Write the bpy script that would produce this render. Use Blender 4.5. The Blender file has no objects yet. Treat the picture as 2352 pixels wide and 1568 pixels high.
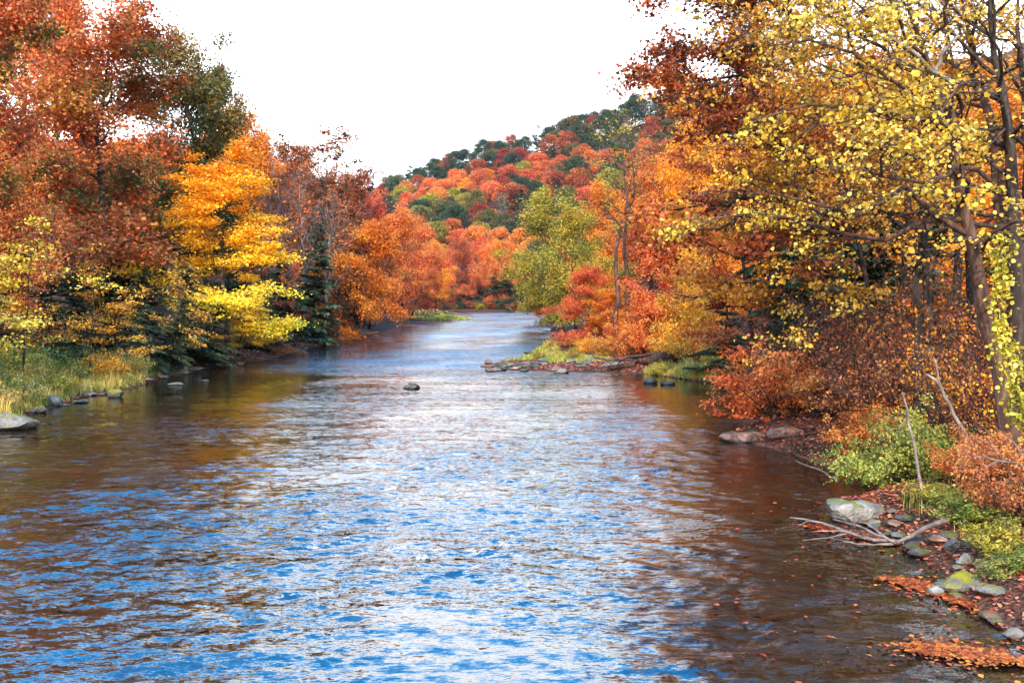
import bpy, math, random
import numpy as np
from mathutils import Vector
random.seed(7); rng = np.random.default_rng(7)
S = bpy.context.scene
C = S.collection
F0 = 2259.0; CX = 1176.0; HZ = 688.0; CAMH = 5.0     # photo measured on a 2352 px wide copy

# ------------------------------------------------------------------ camera, sky, sun, exposure
cam = bpy.data.cameras.new('camera'); camo = bpy.data.objects.new('camera', cam); C.objects.link(camo)
cam.sensor_width = 36; cam.lens = F0 / 2352 * 36; cam.clip_end = 6000; cam.clip_start = 0.1
camo.location = (0, 0, CAMH); camo.rotation_euler = (math.radians(90) - math.atan(96 / F0), 0, 0)
S.camera = camo
SUN = Vector((-0.10, -0.80, 0.56)).normalized()
w = bpy.data.worlds.new("World"); S.world = w; w.use_nodes = True
nt = w.node_tree; nt.nodes.clear(); N = nt.nodes.new; LK = nt.links.new
sky = N('ShaderNodeTexSky'); sky.sky_type = 'NISHITA'; sky.sun_disc = False
sky.sun_elevation = math.asin(SUN.z); sky.sun_rotation = math.atan2(SUN.x, SUN.y)
sky.air_density = 1.6; sky.dust_density = 0.6; sky.ozone_density = 3.0
bg = N('ShaderNodeBackground'); bg.inputs[1].default_value = 0.13
tc = N('ShaderNodeTexCoord'); sx = N('ShaderNodeSeparateXYZ'); LK(tc.outputs['Generated'], sx.inputs[0])
mr = N('ShaderNodeMapRange'); mr.interpolation_type = 'SMOOTHSTEP'
mr.inputs['From Min'].default_value = 0.30; mr.inputs['From Max'].default_value = 0.54
LK(sx.outputs['Z'], mr.inputs['Value'])
hsv = N('ShaderNodeHueSaturation'); hsv.inputs['Saturation'].default_value = 1.55; hsv.inputs['Value'].default_value = 5.6
mx = N('ShaderNodeMix'); mx.data_type = 'RGBA'       # bright thin overcast low down, blue overhead
mx.inputs['A'].default_value = (20, 20.7, 21.6, 1)
LK(mr.outputs[0], mx.inputs['Factor']); LK(sky.outputs[0], hsv.inputs['Color']); LK(hsv.outputs[0], mx.inputs['B']); LK(mx.outputs['Result'], bg.inputs[0])
wo = N('ShaderNodeOutputWorld'); LK(bg.outputs[0], wo.inputs[0])
sl = bpy.data.lights.new('sun', 'SUN'); sl.energy = 5.0; sl.angle = math.radians(0.6); sl.color = (1.0, 0.90, 0.74)
slo = bpy.data.objects.new('sun', sl); C.objects.link(slo); slo.rotation_euler = (-SUN).to_track_quat('-Z', 'Y').to_euler()
S.view_settings.view_transform = 'Standard'; S.view_settings.look = 'None'
S.view_settings.exposure = 0.26; S.view_settings.gamma = 1.0; S.view_settings.use_curve_mapping = False
S.render.engine = 'CYCLES'
cy = S.cycles; cy.use_denoising = True; cy.max_bounces = 5; cy.diffuse_bounces = 3; cy.glossy_bounces = 2
cy.transmission_bounces = 3; cy.volume_bounces = 0; cy.sample_clamp_indirect = 4; cy.caustics_reflective = False; cy.caustics_refractive = False

# ------------------------------------------------------------------ helpers
def lin(h):
    h = h.lstrip('#'); o = []
    for i in (0, 2, 4):
        c = int(h[i:i+2], 16) / 255; o.append(c / 12.92 if c <= 0.04045 else ((c + 0.055) / 1.055) ** 2.4)
    return (*o, 1)
def X(px, Y): return (px - CX) / F0 * Y
def Z(py, Y): return CAMH - (py - HZ) / F0 * Y
def YG(py, z=0.0): return (CAMH - z) * F0 / (py - HZ)       # distance of a ground point seen at that row

def mesh(name, V, Fs, attrs=None, smooth=False):
    V = np.asarray(V, np.float32).reshape(-1, 3); me = bpy.data.meshes.new(name)
    if not isinstance(Fs, list): Fs = [Fs]
    Fs = [np.asarray(f, np.int32) for f in Fs if len(f)]
    me.vertices.add(len(V)); me.vertices.foreach_set('co', V.ravel())
    nl = sum(f.size for f in Fs); npoly = sum(len(f) for f in Fs)
    me.loops.add(nl); me.loops.foreach_set('vertex_index', np.concatenate([f.ravel() for f in Fs]))
    tot = np.concatenate([np.full(len(f), f.shape[1], np.int32) for f in Fs])
    st = np.concatenate([[0], np.cumsum(tot)[:-1]]).astype(np.int32)
    me.polygons.add(npoly); me.polygons.foreach_set('loop_start', st)
    try: me.polygons.foreach_set('loop_total', tot)
    except Exception: pass
    if smooth: me.polygons.foreach_set('use_smooth', np.ones(npoly, bool))
    for k, a in (attrs or {}).items():
        at = me.attributes.new(k, 'FLOAT', 'FACE'); at.data.foreach_set('value', np.asarray(a, np.float32))
    me.update(calc_edges=True); return me

def obj(name, me, mat=None, parent=None):
    if mat is not None and len(me.materials) == 0: me.materials.append(mat)
    o = bpy.data.objects.new(name, me); C.objects.link(o)
    if mat is not None and me.materials[0] != mat:
        o.material_slots[0].link = 'OBJECT'; o.material_slots[0].material = mat
    if parent: o.parent = parent
    return o
def tag(o, label, cat, group=None):
    o['label'] = label; o['category'] = cat
    if group: o['group'] = group
    return o
def thing(name, label, cat, loc, rz=0, sc=(1, 1, 1), group=None):
    o = bpy.data.objects.new(name, None); C.objects.link(o); o.empty_display_size = 0.1
    o.location = loc; o.rotation_euler = (0, 0, rz); o.scale = sc
    return tag(o, label, cat, group)

def tubes(P, R, sides=5):
    """P (m,k,3) centre lines, R (m,k) radii"""
    P = np.asarray(P, float); R = np.asarray(R, float); m, k, _ = P.shape
    T = np.gradient(P, axis=1); T /= np.linalg.norm(T, axis=2, keepdims=True) + 1e-9
    mean = T.mean(1); ref = np.where(np.abs(mean[:, 2:3]) > 0.8, np.array([[1., 0, 0]]), np.array([[0, 0, 1.]]))[:, None, :]
    U = np.cross(T, np.broadcast_to(ref, T.shape)); U /= np.linalg.norm(U, axis=2, keepdims=True) + 1e-9
    W = np.cross(T, U); a = np.arange(sides) / sides * 2 * np.pi
    V = P[:, :, None] + R[:, :, None, None] * (np.cos(a)[:, None] * U[:, :, None] + np.sin(a)[:, None] * W[:, :, None])
    idx = np.arange(m * k * sides).reshape(m, k, sides)
    A = idx[:, :-1]; B = idx[:, 1:]
    F = np.stack([A, np.roll(A, -1, 2), np.roll(B, -1, 2), B], -1).reshape(-1, 4)
    return V.reshape(-1, 3), F
def join(parts):
    Vs, Fs, n = [], [], 0
    for V, F in parts: Vs.append(V); Fs.append(F + n); n += len(V)
    return np.concatenate(Vs), np.concatenate(Fs)
def nrm(a): return a / (np.linalg.norm(a, axis=-1, keepdims=True) + 1e-9)

def lines(r, S0, D, L, k, wob, lift):
    m = len(S0); t = np.linspace(0, 1, k)[None, :, None]; L = np.asarray(L)[:, None, None]
    n = np.cumsum(r.normal(size=(m, k, 3)), 1); n -= n[:, :1]
    up = np.array([0, 0, 1.])
    return S0[:, None] + D[:, None] * L * t + up * (np.asarray(lift).reshape(-1, 1, 1) * L * t * t) + n * L * wob / math.sqrt(k)

def leaves(r, cpos, up=0.6, out=0.4, axis=(0, 0), size=0.2, asp=0.7, kind='rhomb', adir=None, droop=0.0, sj=0.35):
    n = len(cpos); o = cpos - np.array([axis[0], axis[1], 0]); o[:, 2] *= 0.3; o = nrm(o)
    nn = nrm(r.normal(size=(n, 3)) * 0.75 + np.array([0, 0, up]) + o * out)
    q = r.normal(size=(n, 3)) if adir is None else adir + r.normal(size=(n, 3)) * 0.25
    a = nrm(q - nn * (q * nn).sum(1, keepdims=True)); a[:, 2] -= droop; a = nrm(a)
    b = nrm(np.cross(nn, a)); s = (size * (1 + sj * r.normal(size=(n, 1)))).clip(size * 0.35, size * 2.0)
    A = a * s / 2; B = b * s * asp / 2; f = nn * s * 0.10
    if kind == 'rhomb':
        V = np.stack([cpos - A, cpos + B + f, cpos + A, cpos - B + f], 1); F = np.arange(n * 4).reshape(n, 4)
    elif kind == 'hex':
        V = np.stack([cpos - A, cpos - A * .35 + B * .95 + f, cpos + A * .35 + B * .8 + f, cpos + A * 1.05, cpos + A * .35 - B * .8 + f, cpos - A * .35 - B * .95 + f], 1)
        F = np.arange(n * 6).reshape(n, 6)
    else:       # lobed leaf: a quad and a crossing quad
        V = np.stack([cpos - A, cpos + B * .5, cpos + A, cpos - B * .5, cpos - A * .2 - B * 1.2 + f, cpos + A * .5 - B * .1, cpos - A * .1 + B * 1.2 + f, cpos - A * .6 + B * .1], 1)
        F = np.arange(n * 8).reshape(n * 2, 4)
    return V.reshape(-1, 3), F

def gen_tree(seed, H=20, R=6, r0=0.3, base=0.3, nl=16, el=(5, 60), env='round', ns=6, nt=3, nleaf=16000, size=0.24,
             spread=0.5, flat=0.45, wob=0.12, lift=0.1, lean=(0, 0), trunk=None, az=None, kind='rhomb', asp=0.7, bare=0.25,
             twig_r=0.018, lk=.03, split=True, sides=6, stems=0, droop=0.0, up=0.6, tgrad=None, lmin=0.0, sway=0.03):
    r = np.random.default_rng(seed); k = 14; t = np.linspace(0, 1, k)
    if trunk is None:
        n = np.cumsum(r.normal(size=(k, 3)) * [1, 1, 0], 0); n -= n[0]
        T = np.stack([lean[0] * t ** 1.3, lean[1] * t ** 1.3, H * t], 1) + n * H * sway / math.sqrt(k)
        T[0, 2] = -0.6
    else:
        tp = np.array(trunk, float); tt0 = np.linspace(0, 1, len(tp))
        T = np.stack([np.interp(t, tt0, tp[:, i]) for i in range(3)], 1); T[1:-1] += r.normal(size=(k - 2, 3)) * 0.05
    TR = r0 * (1 - 0.93 * t ** 0.9); TR[0] *= 1.35
    if stems:
        az0 = np.arange(stems) * 2.4 + r.random(stems); e = np.radians(r.uniform(el[0], el[1], stems))
        D = np.stack([np.cos(az0) * np.cos(e), np.sin(az0) * np.cos(e), np.sin(e)], 1)
        S0 = D * [0.12 * R, 0.12 * R, 0] + [0, 0, -0.15]
        L = (1 / np.sqrt((np.cos(e) / R) ** 2 + (np.sin(e) / H) ** 2)) * r.uniform(0.7, 1.0, stems); nl = stems
        LI = lines(r, S0, D, L, 7, wob, np.full(nl, lift)); lr0 = np.full(nl, r0); tt = np.full(nl, .5)
    else:
        tt = np.sort((np.arange(nl) + r.random(nl)) / nl) ; hs = base + (0.97 - base) * tt
        S0 = np.stack([np.interp(hs, t, T[:, i]) for i in range(3)], 1)
        if az is None: az0 = np.arange(nl) * 2.399 + r.normal(size=nl) * 0.4
        else: az0 = math.radians(az[0]) + r.uniform(-1, 1, nl) * math.radians(az[1])
        e = np.radians(el[0] + (el[1] - el[0]) * tt + r.normal(size=nl) * 8)
        D = np.stack([np.cos(az0) * np.cos(e), np.sin(az0) * np.cos(e), np.sin(e)], 1)
        if env == 'round': ev = np.sin(np.pi * (0.22 + 0.70 * tt)) ** 0.7
        elif env == 'cone': ev = (1 - 0.93 * tt) ** 0.85
        elif env == 'vase': ev = 0.45 + 0.6 * tt - 0.55 * (tt > .9)
        elif env == 'wide': ev = np.sin(np.pi * (0.30 + 0.62 * tt)) ** 0.5
        else: ev = np.ones(nl)
        L = R * ev * r.uniform(0.75, 1.12, nl); L = np.maximum(L, lmin)
        LI = lines(r, S0, D, L, 8, wob, lift + r.normal(size=nl) * 0.05)
        lr0 = np.minimum(np.interp(hs, t, TR) * 0.62, lk * L + 0.02)
    kk = LI.shape[1]; tl = np.linspace(0, 1, kk)
    LR = lr0[:, None] * (1 - 0.85 * tl)[None]
    # side branches
    ts = np.tile(np.linspace(0.28, 0.97, ns), (nl, 1)) + r.normal(size=(nl, ns)) * 0.04; ts = ts.clip(0.15, 1)
    ii = (ts * (kk - 1)); i0 = np.floor(ii).astype(int).clip(0, kk - 2); fr = (ii - i0)[..., None]; ar = np.arange(nl)[:, None]
    SB = LI[ar, i0] * (1 - fr) + LI[ar, i0 + 1] * fr; TD = nrm(LI[ar, i0 + 1] - LI[ar, i0])
    sgn = np.where((np.arange(ns)[None] + np.arange(nl)[:, None]) % 2, 1, -1)[..., None]
    side = nrm(np.cross(TD, np.array([0, 0, 1.]))) * sgn
    DB = nrm(TD * r.uniform(.4, 1, (nl, ns, 1)) + side * r.uniform(.4, 1.1, (nl, ns, 1)) + r.normal(size=(nl, ns, 3)) * 0.25)
    LB = L[:, None] * r.uniform(0.28, 0.5, (nl, ns)) * (1.15 - 0.55 * ts)
    SBf, DBf, LBf = SB.reshape(-1, 3), DB.reshape(-1, 3), LB.ravel()
    BI = lines(r, SBf, DBf, LBf, 5, wob * 1.1, np.full(len(LBf), lift * .8))
    BR = (np.interp(ts.ravel(), tl, 1 - .85 * tl) * np.repeat(lr0, ns) * 0.5)[:, None] * np.linspace(1, .3, 5)[None]; BR = np.maximum(BR, twig_r * .7)
    nb = len(LBf); tw = np.tile(np.linspace(0.35, 1.0, nt), (nb, 1)); iw = (tw * 3.999).astype(int).clip(0, 4); arb = np.arange(nb)[:, None]
    SW = BI[arb, iw]; DW = nrm(DBf[:, None] + r.normal(size=(nb, nt, 3)) * 0.75); LW = LBf[:, None] * r.uniform(.25, .55, (nb, nt))
    WI = lines(r, SW.reshape(-1, 3), DW.reshape(-1, 3), LW.ravel(), 4, wob, np.full(nb * nt, lift * .5))
    WR = np.full((nb * nt, 4), twig_r) * np.linspace(1, .35, 4)[None]
    out = {'H': H, 'R': R, 'limbs': []}
    tv = tubes(T[None], TR[None], max(sides + 2, 6))
    if split and not stems:
        out['trunk'] = mesh('trunk', *tv, smooth=True)
        for i in range(nl): out['limbs'].append(mesh('limb', *tubes(LI[i:i+1], LR[i:i+1], sides), smooth=True))
    elif stems:
        out['limbs'] = [mesh('stem', *tubes(LI[i:i+1], np.maximum(LR[i:i+1], twig_r), 5), smooth=True) for i in range(nl)]
    else: out['trunk'] = mesh('trunk', *join([tv, tubes(LI, LR, 4)]), smooth=True)
    if nt: out['twigs'] = mesh('twigs', *join([tubes(BI, BR, 4 if split else 3), tubes(WI, WR, 3)]))
    if nleaf:
        cw = np.concatenate([BI[:, 2:].reshape(-1, 3), WI[:, 1:].reshape(-1, 3)])
        br = np.concatenate([np.repeat(np.arange(nb), 3), np.repeat(np.arange(nb), nt * 3)])
        wgt = r.random(nb); wgt = np.where(wgt < bare, 0.04, 0.5 + wgt) * np.sqrt(LBf)
        wl = r.uniform(.5, 1.3, nl); wgt *= np.repeat(wl, ns)
        p = wgt[br]; p = p / p.sum(); ci = r.choice(len(cw), nleaf, p=p)
        sp = spread * r.uniform(.6, 1.3, nb)[br[ci]][:, None]
        pos = cw[ci] + r.normal(size=(nleaf, 3)) * [1, 1, flat] * sp
        pos[:, 2] = np.maximum(pos[:, 2], 0.05 if stems else 0.3)
        ct = r.random(nb)[br[ci]]; lt = np.repeat(r.random(nl), ns)[br[ci]]
        if tgrad is None: tint = 0.28 * ct + 0.38 * lt + 0.34 * r.random(nleaf); tint = (tint - .5) * 1.45 + .5
        else: tint = tgrad(pos) * 0.6 + 0.12 * ct + 0.28 * r.random(nleaf)
        V, F = leaves(r, pos, size=size, kind=kind, asp=asp, droop=droop, up=up)
        if kind == 'lobed': tint = np.repeat(tint, 2)
        out['leaf_pos'] = pos; out['foliage'] = mesh('foliage', V, F, {'tint': tint.clip(0, 1)})
    return out

def gen_conifer(seed, H=14, R=3.2, r0=0.18, base=0.05, nl=60, nleaf=14000, size=0.4, asp=0.3, split=True, open_=0.0):
    r = np.random.default_rng(seed); k = 12; t = np.linspace(0, 1, k)
    T = np.stack([0 * t, 0 * t, H * t], 1); T[:, :2] += np.cumsum(r.normal(size=(k, 2)), 0) * 0.05; T[0, 2] = -.6
    TR = r0 * (1 - .95 * t)
    tt = np.sort(r.random(nl)) ** 0.9; hs = base + (0.98 - base) * tt
    S0 = np.stack([np.interp(hs, t, T[:, i]) for i in range(3)], 1); az = r.random(nl) * 6.283
    e = np.radians(-8 + 35 * tt + r.normal(size=nl) * 7)
    D = np.stack([np.cos(az) * np.cos(e), np.sin(az) * np.cos(e), np.sin(e)], 1)
    L = R * (1 - .95 * tt) ** .75 * r.uniform(.65, 1.15, nl) + .15
    LI = lines(r, S0, D, L, 6, .06, np.full(nl, -.18)); LR = (.012 * L + .01)[:, None] * np.linspace(1, .3, 6)[None]
    out = {'H': H, 'R': R, 'limbs': []}
    tv = tubes(T[None], TR[None], 7)
    out['trunk'] = mesh('trunk', *tv, smooth=True)
    out['twigs'] = mesh('branches', *tubes(LI, LR, 4))
    p = L ** 1.6; p[r.random(nl) < open_] *= .15; p /= p.sum(); ci = r.choice(nl, nleaf, p=p); u = r.random(nleaf) ** .75
    iu = (u * 4.999); i0 = iu.astype(int); f = (iu - i0)[:, None]; pc = LI[ci, i0] * (1 - f) + LI[ci, i0 + 1] * f
    td = nrm(LI[ci, i0 + 1] - LI[ci, i0]); sd = nrm(np.cross(td, [0, 0, 1.]))
    wdt = L[ci] * .32 * (1.1 - u) ** .6; s = r.uniform(-1, 1, nleaf)
    pos = pc + sd * (s * wdt)[:, None]; pos[:, 2] -= np.abs(s) * wdt * .35 + r.random(nleaf) * .12
    ad = td + sd * np.sign(s)[:, None] * .8 + np.array([0, 0, -.25])
    pos[:, 2] = np.maximum(pos[:, 2], .1)
    V, F = leaves(r, pos, up=1.2, out=.2, size=size, asp=asp, adir=ad)
    tint = (0.45 * u + 0.25 * r.random(nl)[ci] + .3 * r.random(nleaf)).clip(0, 1)
    out['foliage'] = mesh('foliage', V, F, {'tint': tint}); out['leaf_pos'] = pos
    return out

# ------------------------------------------------------------------ materials
def newmat(name):
    m = bpy.data.materials.new(name); m.use_nodes = True; t = m.node_tree; t.nodes.clear(); return m, t
def ramp(t, cols, pos=None):
    n = t.nodes.new('ShaderNodeValToRGB'); e = n.color_ramp.elements
    pos = pos or [i / (len(cols) - 1) for i in range(len(cols))]
    while len(e) < len(cols): e.new(0.5)
    for i, c in enumerate(cols): e[i].position = pos[i]; e[i].color = lin(c) if isinstance(c, str) else (*c, 1)
    return n
def leafmat(name, cols, trans=0.27, pos=None, rough=0.5, var=0.3):
    m, t = newmat(name); n = t.nodes.new; l = t.links.new
    at = n('ShaderNodeAttribute'); at.attribute_name = 'tint'; rp = ramp(t, cols, pos)
    oi = n('ShaderNodeObjectInfo'); hs = n('ShaderNodeHueSaturation')
    a = n('ShaderNodeMapRange'); a.inputs['To Min'].default_value = .488; a.inputs['To Max'].default_value = .512
    b = n('ShaderNodeMapRange'); b.inputs['To Min'].default_value = 1 - var / 2; b.inputs['To Max'].default_value = 1 + var / 2
    l(oi.outputs['Random'], a.inputs[0]); l(oi.outputs['Random'], b.inputs[0])
    l(at.outputs['Fac'], rp.inputs[0]); l(rp.outputs[0], hs.inputs['Color']); l(a.outputs[0], hs.inputs['Hue']); l(b.outputs[0], hs.inputs['Value'])
    p = n('ShaderNodeBsdfPrincipled'); p.inputs['Roughness'].default_value = rough; p.inputs['Specular IOR Level'].default_value = .3
    tr = n('ShaderNodeBsdfTranslucent'); ms = n('ShaderNodeMixShader'); ms.inputs[0].default_value = trans
    l(hs.outputs[0], p.inputs['Base Color']); l(hs.outputs[0], tr.inputs[0]); l(p.outputs[0], ms.inputs[1]); l(tr.outputs[0], ms.inputs[2])
    o = n('ShaderNodeOutputMaterial'); l(ms.outputs[0], o.inputs[0]); return m
def solid(name, cols, scale=3, rough=.85, bump=.3, stretch=(1, 1, 1), detail=6, pos=None, spec=.3, bdist=.03):
    m, t = newmat(name); n = t.nodes.new; l = t.links.new
    g = n('ShaderNodeNewGeometry'); mp = n('ShaderNodeMapping'); mp.inputs['Scale'].default_value = stretch
    l(g.outputs['Position'], mp.inputs[0]); nz = n('ShaderNodeTexNoise'); nz.inputs['Scale'].default_value = scale
    nz.inputs['Detail'].default_value = detail; nz.inputs['Roughness'].default_value = .65
    l(mp.outputs[0], nz.inputs['Vector']); rp = ramp(t, cols, pos or [.3 + .4 * i / (len(cols) - 1) for i in range(len(cols))])
    l(nz.outputs['Fac'], rp.inputs[0]); p = n('ShaderNodeBsdfPrincipled'); p.inputs['Roughness'].default_value = rough
    p.inputs['Specular IOR Level'].default_value = spec
    l(rp.outputs[0], p.inputs['Base Color']); bp = n('ShaderNodeBump'); bp.inputs['Strength'].default_value = bump; bp.inputs['Distance'].default_value = bdist
    n2 = n('ShaderNodeTexNoise'); n2.inputs['Scale'].default_value = scale * 4; n2.inputs['Detail'].default_value = 5; l(mp.outputs[0], n2.inputs['Vector'])
    l(n2.outputs['Fac'], bp.inputs['Height']); l(bp.outputs[0], p.inputs['Normal'])
    o = n('ShaderNodeOutputMaterial'); l(p.outputs[0], o.inputs[0]); return m

M = {}
M['yellow'] = leafmat('yellow leaves', ['#a08020', '#dcac2c', '#f4cc48', '#fce07c'])
M['gold'] = leafmat('golden leaves', ['#98661c', '#d08420', '#eca432', '#f6c454'])
M['beech'] = leafmat('orange to yellow leaves', ['#ffee4c', '#ffd433', '#fbaa1e', '#ee7c1a'])
M['amber'] = leafmat('amber leaves', ['#b8560e', '#e4801a', '#f79a24', '#ffb83c'])
M['orange'] = leafmat('orange leaves', ['#9c4a18', '#d46a24', '#ea8434', '#f6a44c'])
M['redorange'] = leafmat('red orange leaves', ['#984420', '#dc6028', '#f27c38', '#f8a458'])
M['coral'] = leafmat('vivid red orange shrub leaves', ['#a83c1c', '#e0582a', '#f47a3c', '#ffa45c'])
M['red'] = leafmat('red leaves', ['#6c3a20', '#b8502a', '#dc6434', '#f09050'])
M['crimson'] = leafmat('crimson and green leaves', ['#56601f', '#8c6828', '#cc622c', '#e0783c', '#dcb03c'])
M['russet'] = leafmat('russet leaves', ['#4a2a12', '#8f3c18', '#c25a22', '#de7c34'])
M['oakmix'] = leafmat('orange oak leaves with green', ['#4c561e', '#8c6422', '#d46c2a', '#f0964a', '#bca038'])
M['darkoak'] = leafmat('olive and brown oak leaves', ['#303a1e', '#4c5424', '#7a6428', '#a05a26'])
M['darkred'] = leafmat('dark red leaves', ['#4c361c', '#8c4824', '#b85c2a', '#d87c38'])
M['olive'] = leafmat('olive yellow leaves', ['#5a5e1c', '#8f8426', '#b89c30', '#d8b440'])
M['green'] = leafmat('green hill leaves', ['#222e1a', '#303f24', '#445228', '#5e6832'])
M['bushgreen'] = leafmat('yellow green bush leaves', ['#4c5e24', '#74802c', '#a09c3c', '#c8b858'])
M['coolgreen'] = leafmat('cool green bush leaves', ['#2c4a2c', '#48703c', '#76985a', '#a0bc7c'])
M['hemlock'] = leafmat('hemlock needles', ['#262f1a', '#3a4528', '#55613c', '#7a865c'], trans=.15)
M['redbrown'] = leafmat('brown red leaves', ['#6c4c26', '#b46030', '#d87c3c', '#e8a854'])
M['vine'] = leafmat('yellow green vine leaves', ['#6c6a1c', '#a09428', '#d0b43a', '#e4cc5c'])
M['cream'] = leafmat('pale cream leaves', ['#e0cc80', '#f4e49a', '#fff6c0'])
M['litter'] = leafmat('fallen leaves', ['#4a2016', '#8c3a24', '#c05a38', '#d8885a', '#9a6a50'], trans=.1)
M['float'] = leafmat('floating leaves', ['#5c2414', '#94381a', '#c05024', '#dc8030'], trans=.05)
M['grass'] = leafmat('bank grass', ['#5c6a20', '#8f942c', '#c0b444', '#dcc46c'], trans=.3)
M['straw'] = leafmat('straw coloured weeds', ['#a08a38', '#d0b04a', '#ecc868', '#f8dc90'], trans=.3)
M['bark'] = solid('bark', ['#1e1814', '#3a2e26', '#5c4c40'], 5, .95, .8, (1, 1, .25))
M['barkpale'] = solid('pale bark', ['#4a4038', '#8a7c6c', '#b8aa98'], 3, .9, .6, (1, 1, .3))
M['barkmid'] = solid('reddish bark', ['#2e2019', '#54392c', '#7d5f4c'], 5, .95, .8, (1, 1, .25))
M['twig'] = solid('twigs', ['#2a221e', '#4c4038', '#6e6258'], 2, .9, 0)
M['greytwig'] = solid('grey twigs', ['#4c4640', '#726a62', '#968e86'], 2, .9, 0)
M['redtwig'] = solid('reddish twigs', ['#3a2622', '#5c403a', '#8a6c64'], 2, .9, 0)
M['deadwood'] = solid('dead wood', ['#483a30', '#78665a', '#a8988a'], 4, .85, .5)

def mossy(name, cols, moss, amt, scale=2.0):
    m = solid(name, cols, scale, .8, 1.0, bdist=.12); t = m.node_tree; n = t.nodes.new; l = t.links.new
    p = [x for x in t.nodes if x.type == 'BSDF_PRINCIPLED'][0]; src = p.inputs['Base Color'].links[0].from_socket
    g = n('ShaderNodeNewGeometry'); s = n('ShaderNodeSeparateXYZ'); l(g.outputs['Normal'], s.inputs[0])
    nz = n('ShaderNodeTexNoise'); nz.inputs['Scale'].default_value = 3.5; nz.inputs['Detail'].default_value = 6; l(g.outputs['Position'], nz.inputs['Vector'])
    ad = n('ShaderNodeMath'); ad.operation = 'MULTIPLY_ADD'; ad.inputs[1].default_value = .5; l(s.outputs['Z'], ad.inputs[0]); l(nz.outputs['Fac'], ad.inputs[2])
    mr = n('ShaderNodeMapRange'); mr.inputs['From Min'].default_value = 1.02 - amt; mr.inputs['From Max'].default_value = 1.14 - amt; l(ad.outputs[0], mr.inputs[0])
    mx = n('ShaderNodeMix'); mx.data_type = 'RGBA'; l(mr.outputs[0], mx.inputs['Factor']); l(src, mx.inputs['A']); mx.inputs['B'].default_value = lin(moss)
    # base colour darkened towards the foot, close to the waterline
    sp = n('ShaderNodeSeparateXYZ'); l(g.outputs['Position'], sp.inputs[0]); wr = n('ShaderNodeMapRange')
    wr.inputs['From Min'].default_value = .03; wr.inputs['From Max'].default_value = .12; wr.inputs['To Min'].default_value = .3; l(sp.outputs['Z'], wr.inputs[0])
    m2 = n('ShaderNodeMix'); m2.data_type = 'RGBA'; m2.blend_type = 'MULTIPLY'; m2.inputs['Factor'].default_value = 1
    l(mx.outputs['Result'], m2.inputs['A']); l(wr.outputs[0], m2.inputs['B']); l(m2.outputs['Result'], p.inputs['Base Color']); return m
M['rock'] = mossy('pale grey rock', ['#4a423a', '#7c7266', '#a89c8c'], '#7a7030', .12)
M['rockdark'] = mossy('dark rock', ['#2c2824', '#544c44', '#80766a'], '#5c5a28', .1)
M['rockmoss'] = mossy('mossy rock', ['#3c3830', '#5c5648', '#7c7464'], '#807618', .22)
M['rockred'] = mossy('reddish flat rock', ['#54382c', '#8a6450', '#b48c74'], '#7a5030', .1)

# ------------------------------------------------------------------ the lie of the land
KL = np.array([(-80, -20), (20, -20), (38, -20), (44, -21.3), (50, -21.9), (57, -21.4), (63, -22.5), (70, -22.3), (82, -20.3), (101, -21), (141, -20.4), (188, -20.5),
               (225, -21.5), (236, -14), (243, -9.5), (252, -12), (290, -17), (330, -21), (376, -24), (420, -27), (470, -30)], float)
KR = np.array([(-80, 7), (13, 7.2), (15, 7.5), (19.7, 8.0), (22, 7.9), (23.5, 8.2), (27, 10.2), (30, 9.6), (33, 8.8), (36, 7.9), (40, 11.5), (47, 13.5), (56, 13), (60, 11.3), (64, 9.9), (66, 9.0),
               (67, 6), (68, 2.5), (69.5, 0), (72, -1.2), (76, -1.8), (80, -0.8), (86, 1.2), (92, 2.0), (110, 3.4), (138, 5.6), (217, 8.3), (300, 10.5), (385, 13), (405, 17), (418, 60), (430, 200), (470, 900)], float)
def xl(Y): return np.interp(Y, KL[:, 0], KL[:, 1])
def xr(Y): return np.interp(Y, KR[:, 0], KR[:, 1])
def wob(x, y, s, seed=0):
    r = np.random.default_rng(seed); o = 0
    for i in range(6):
        a = r.uniform(0, 6.28); f = s * (1.0 + .55 * i); o = o + np.sin((x * math.cos(a) + y * math.sin(a)) * f + r.uniform(0, 6.28)) / (1 + i * .6)
    return o / 2.2
def ss(a, b, v): t = np.clip((v - a) / (b - a), 0, 1); return t * t * (3 - 2 * t)
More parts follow.
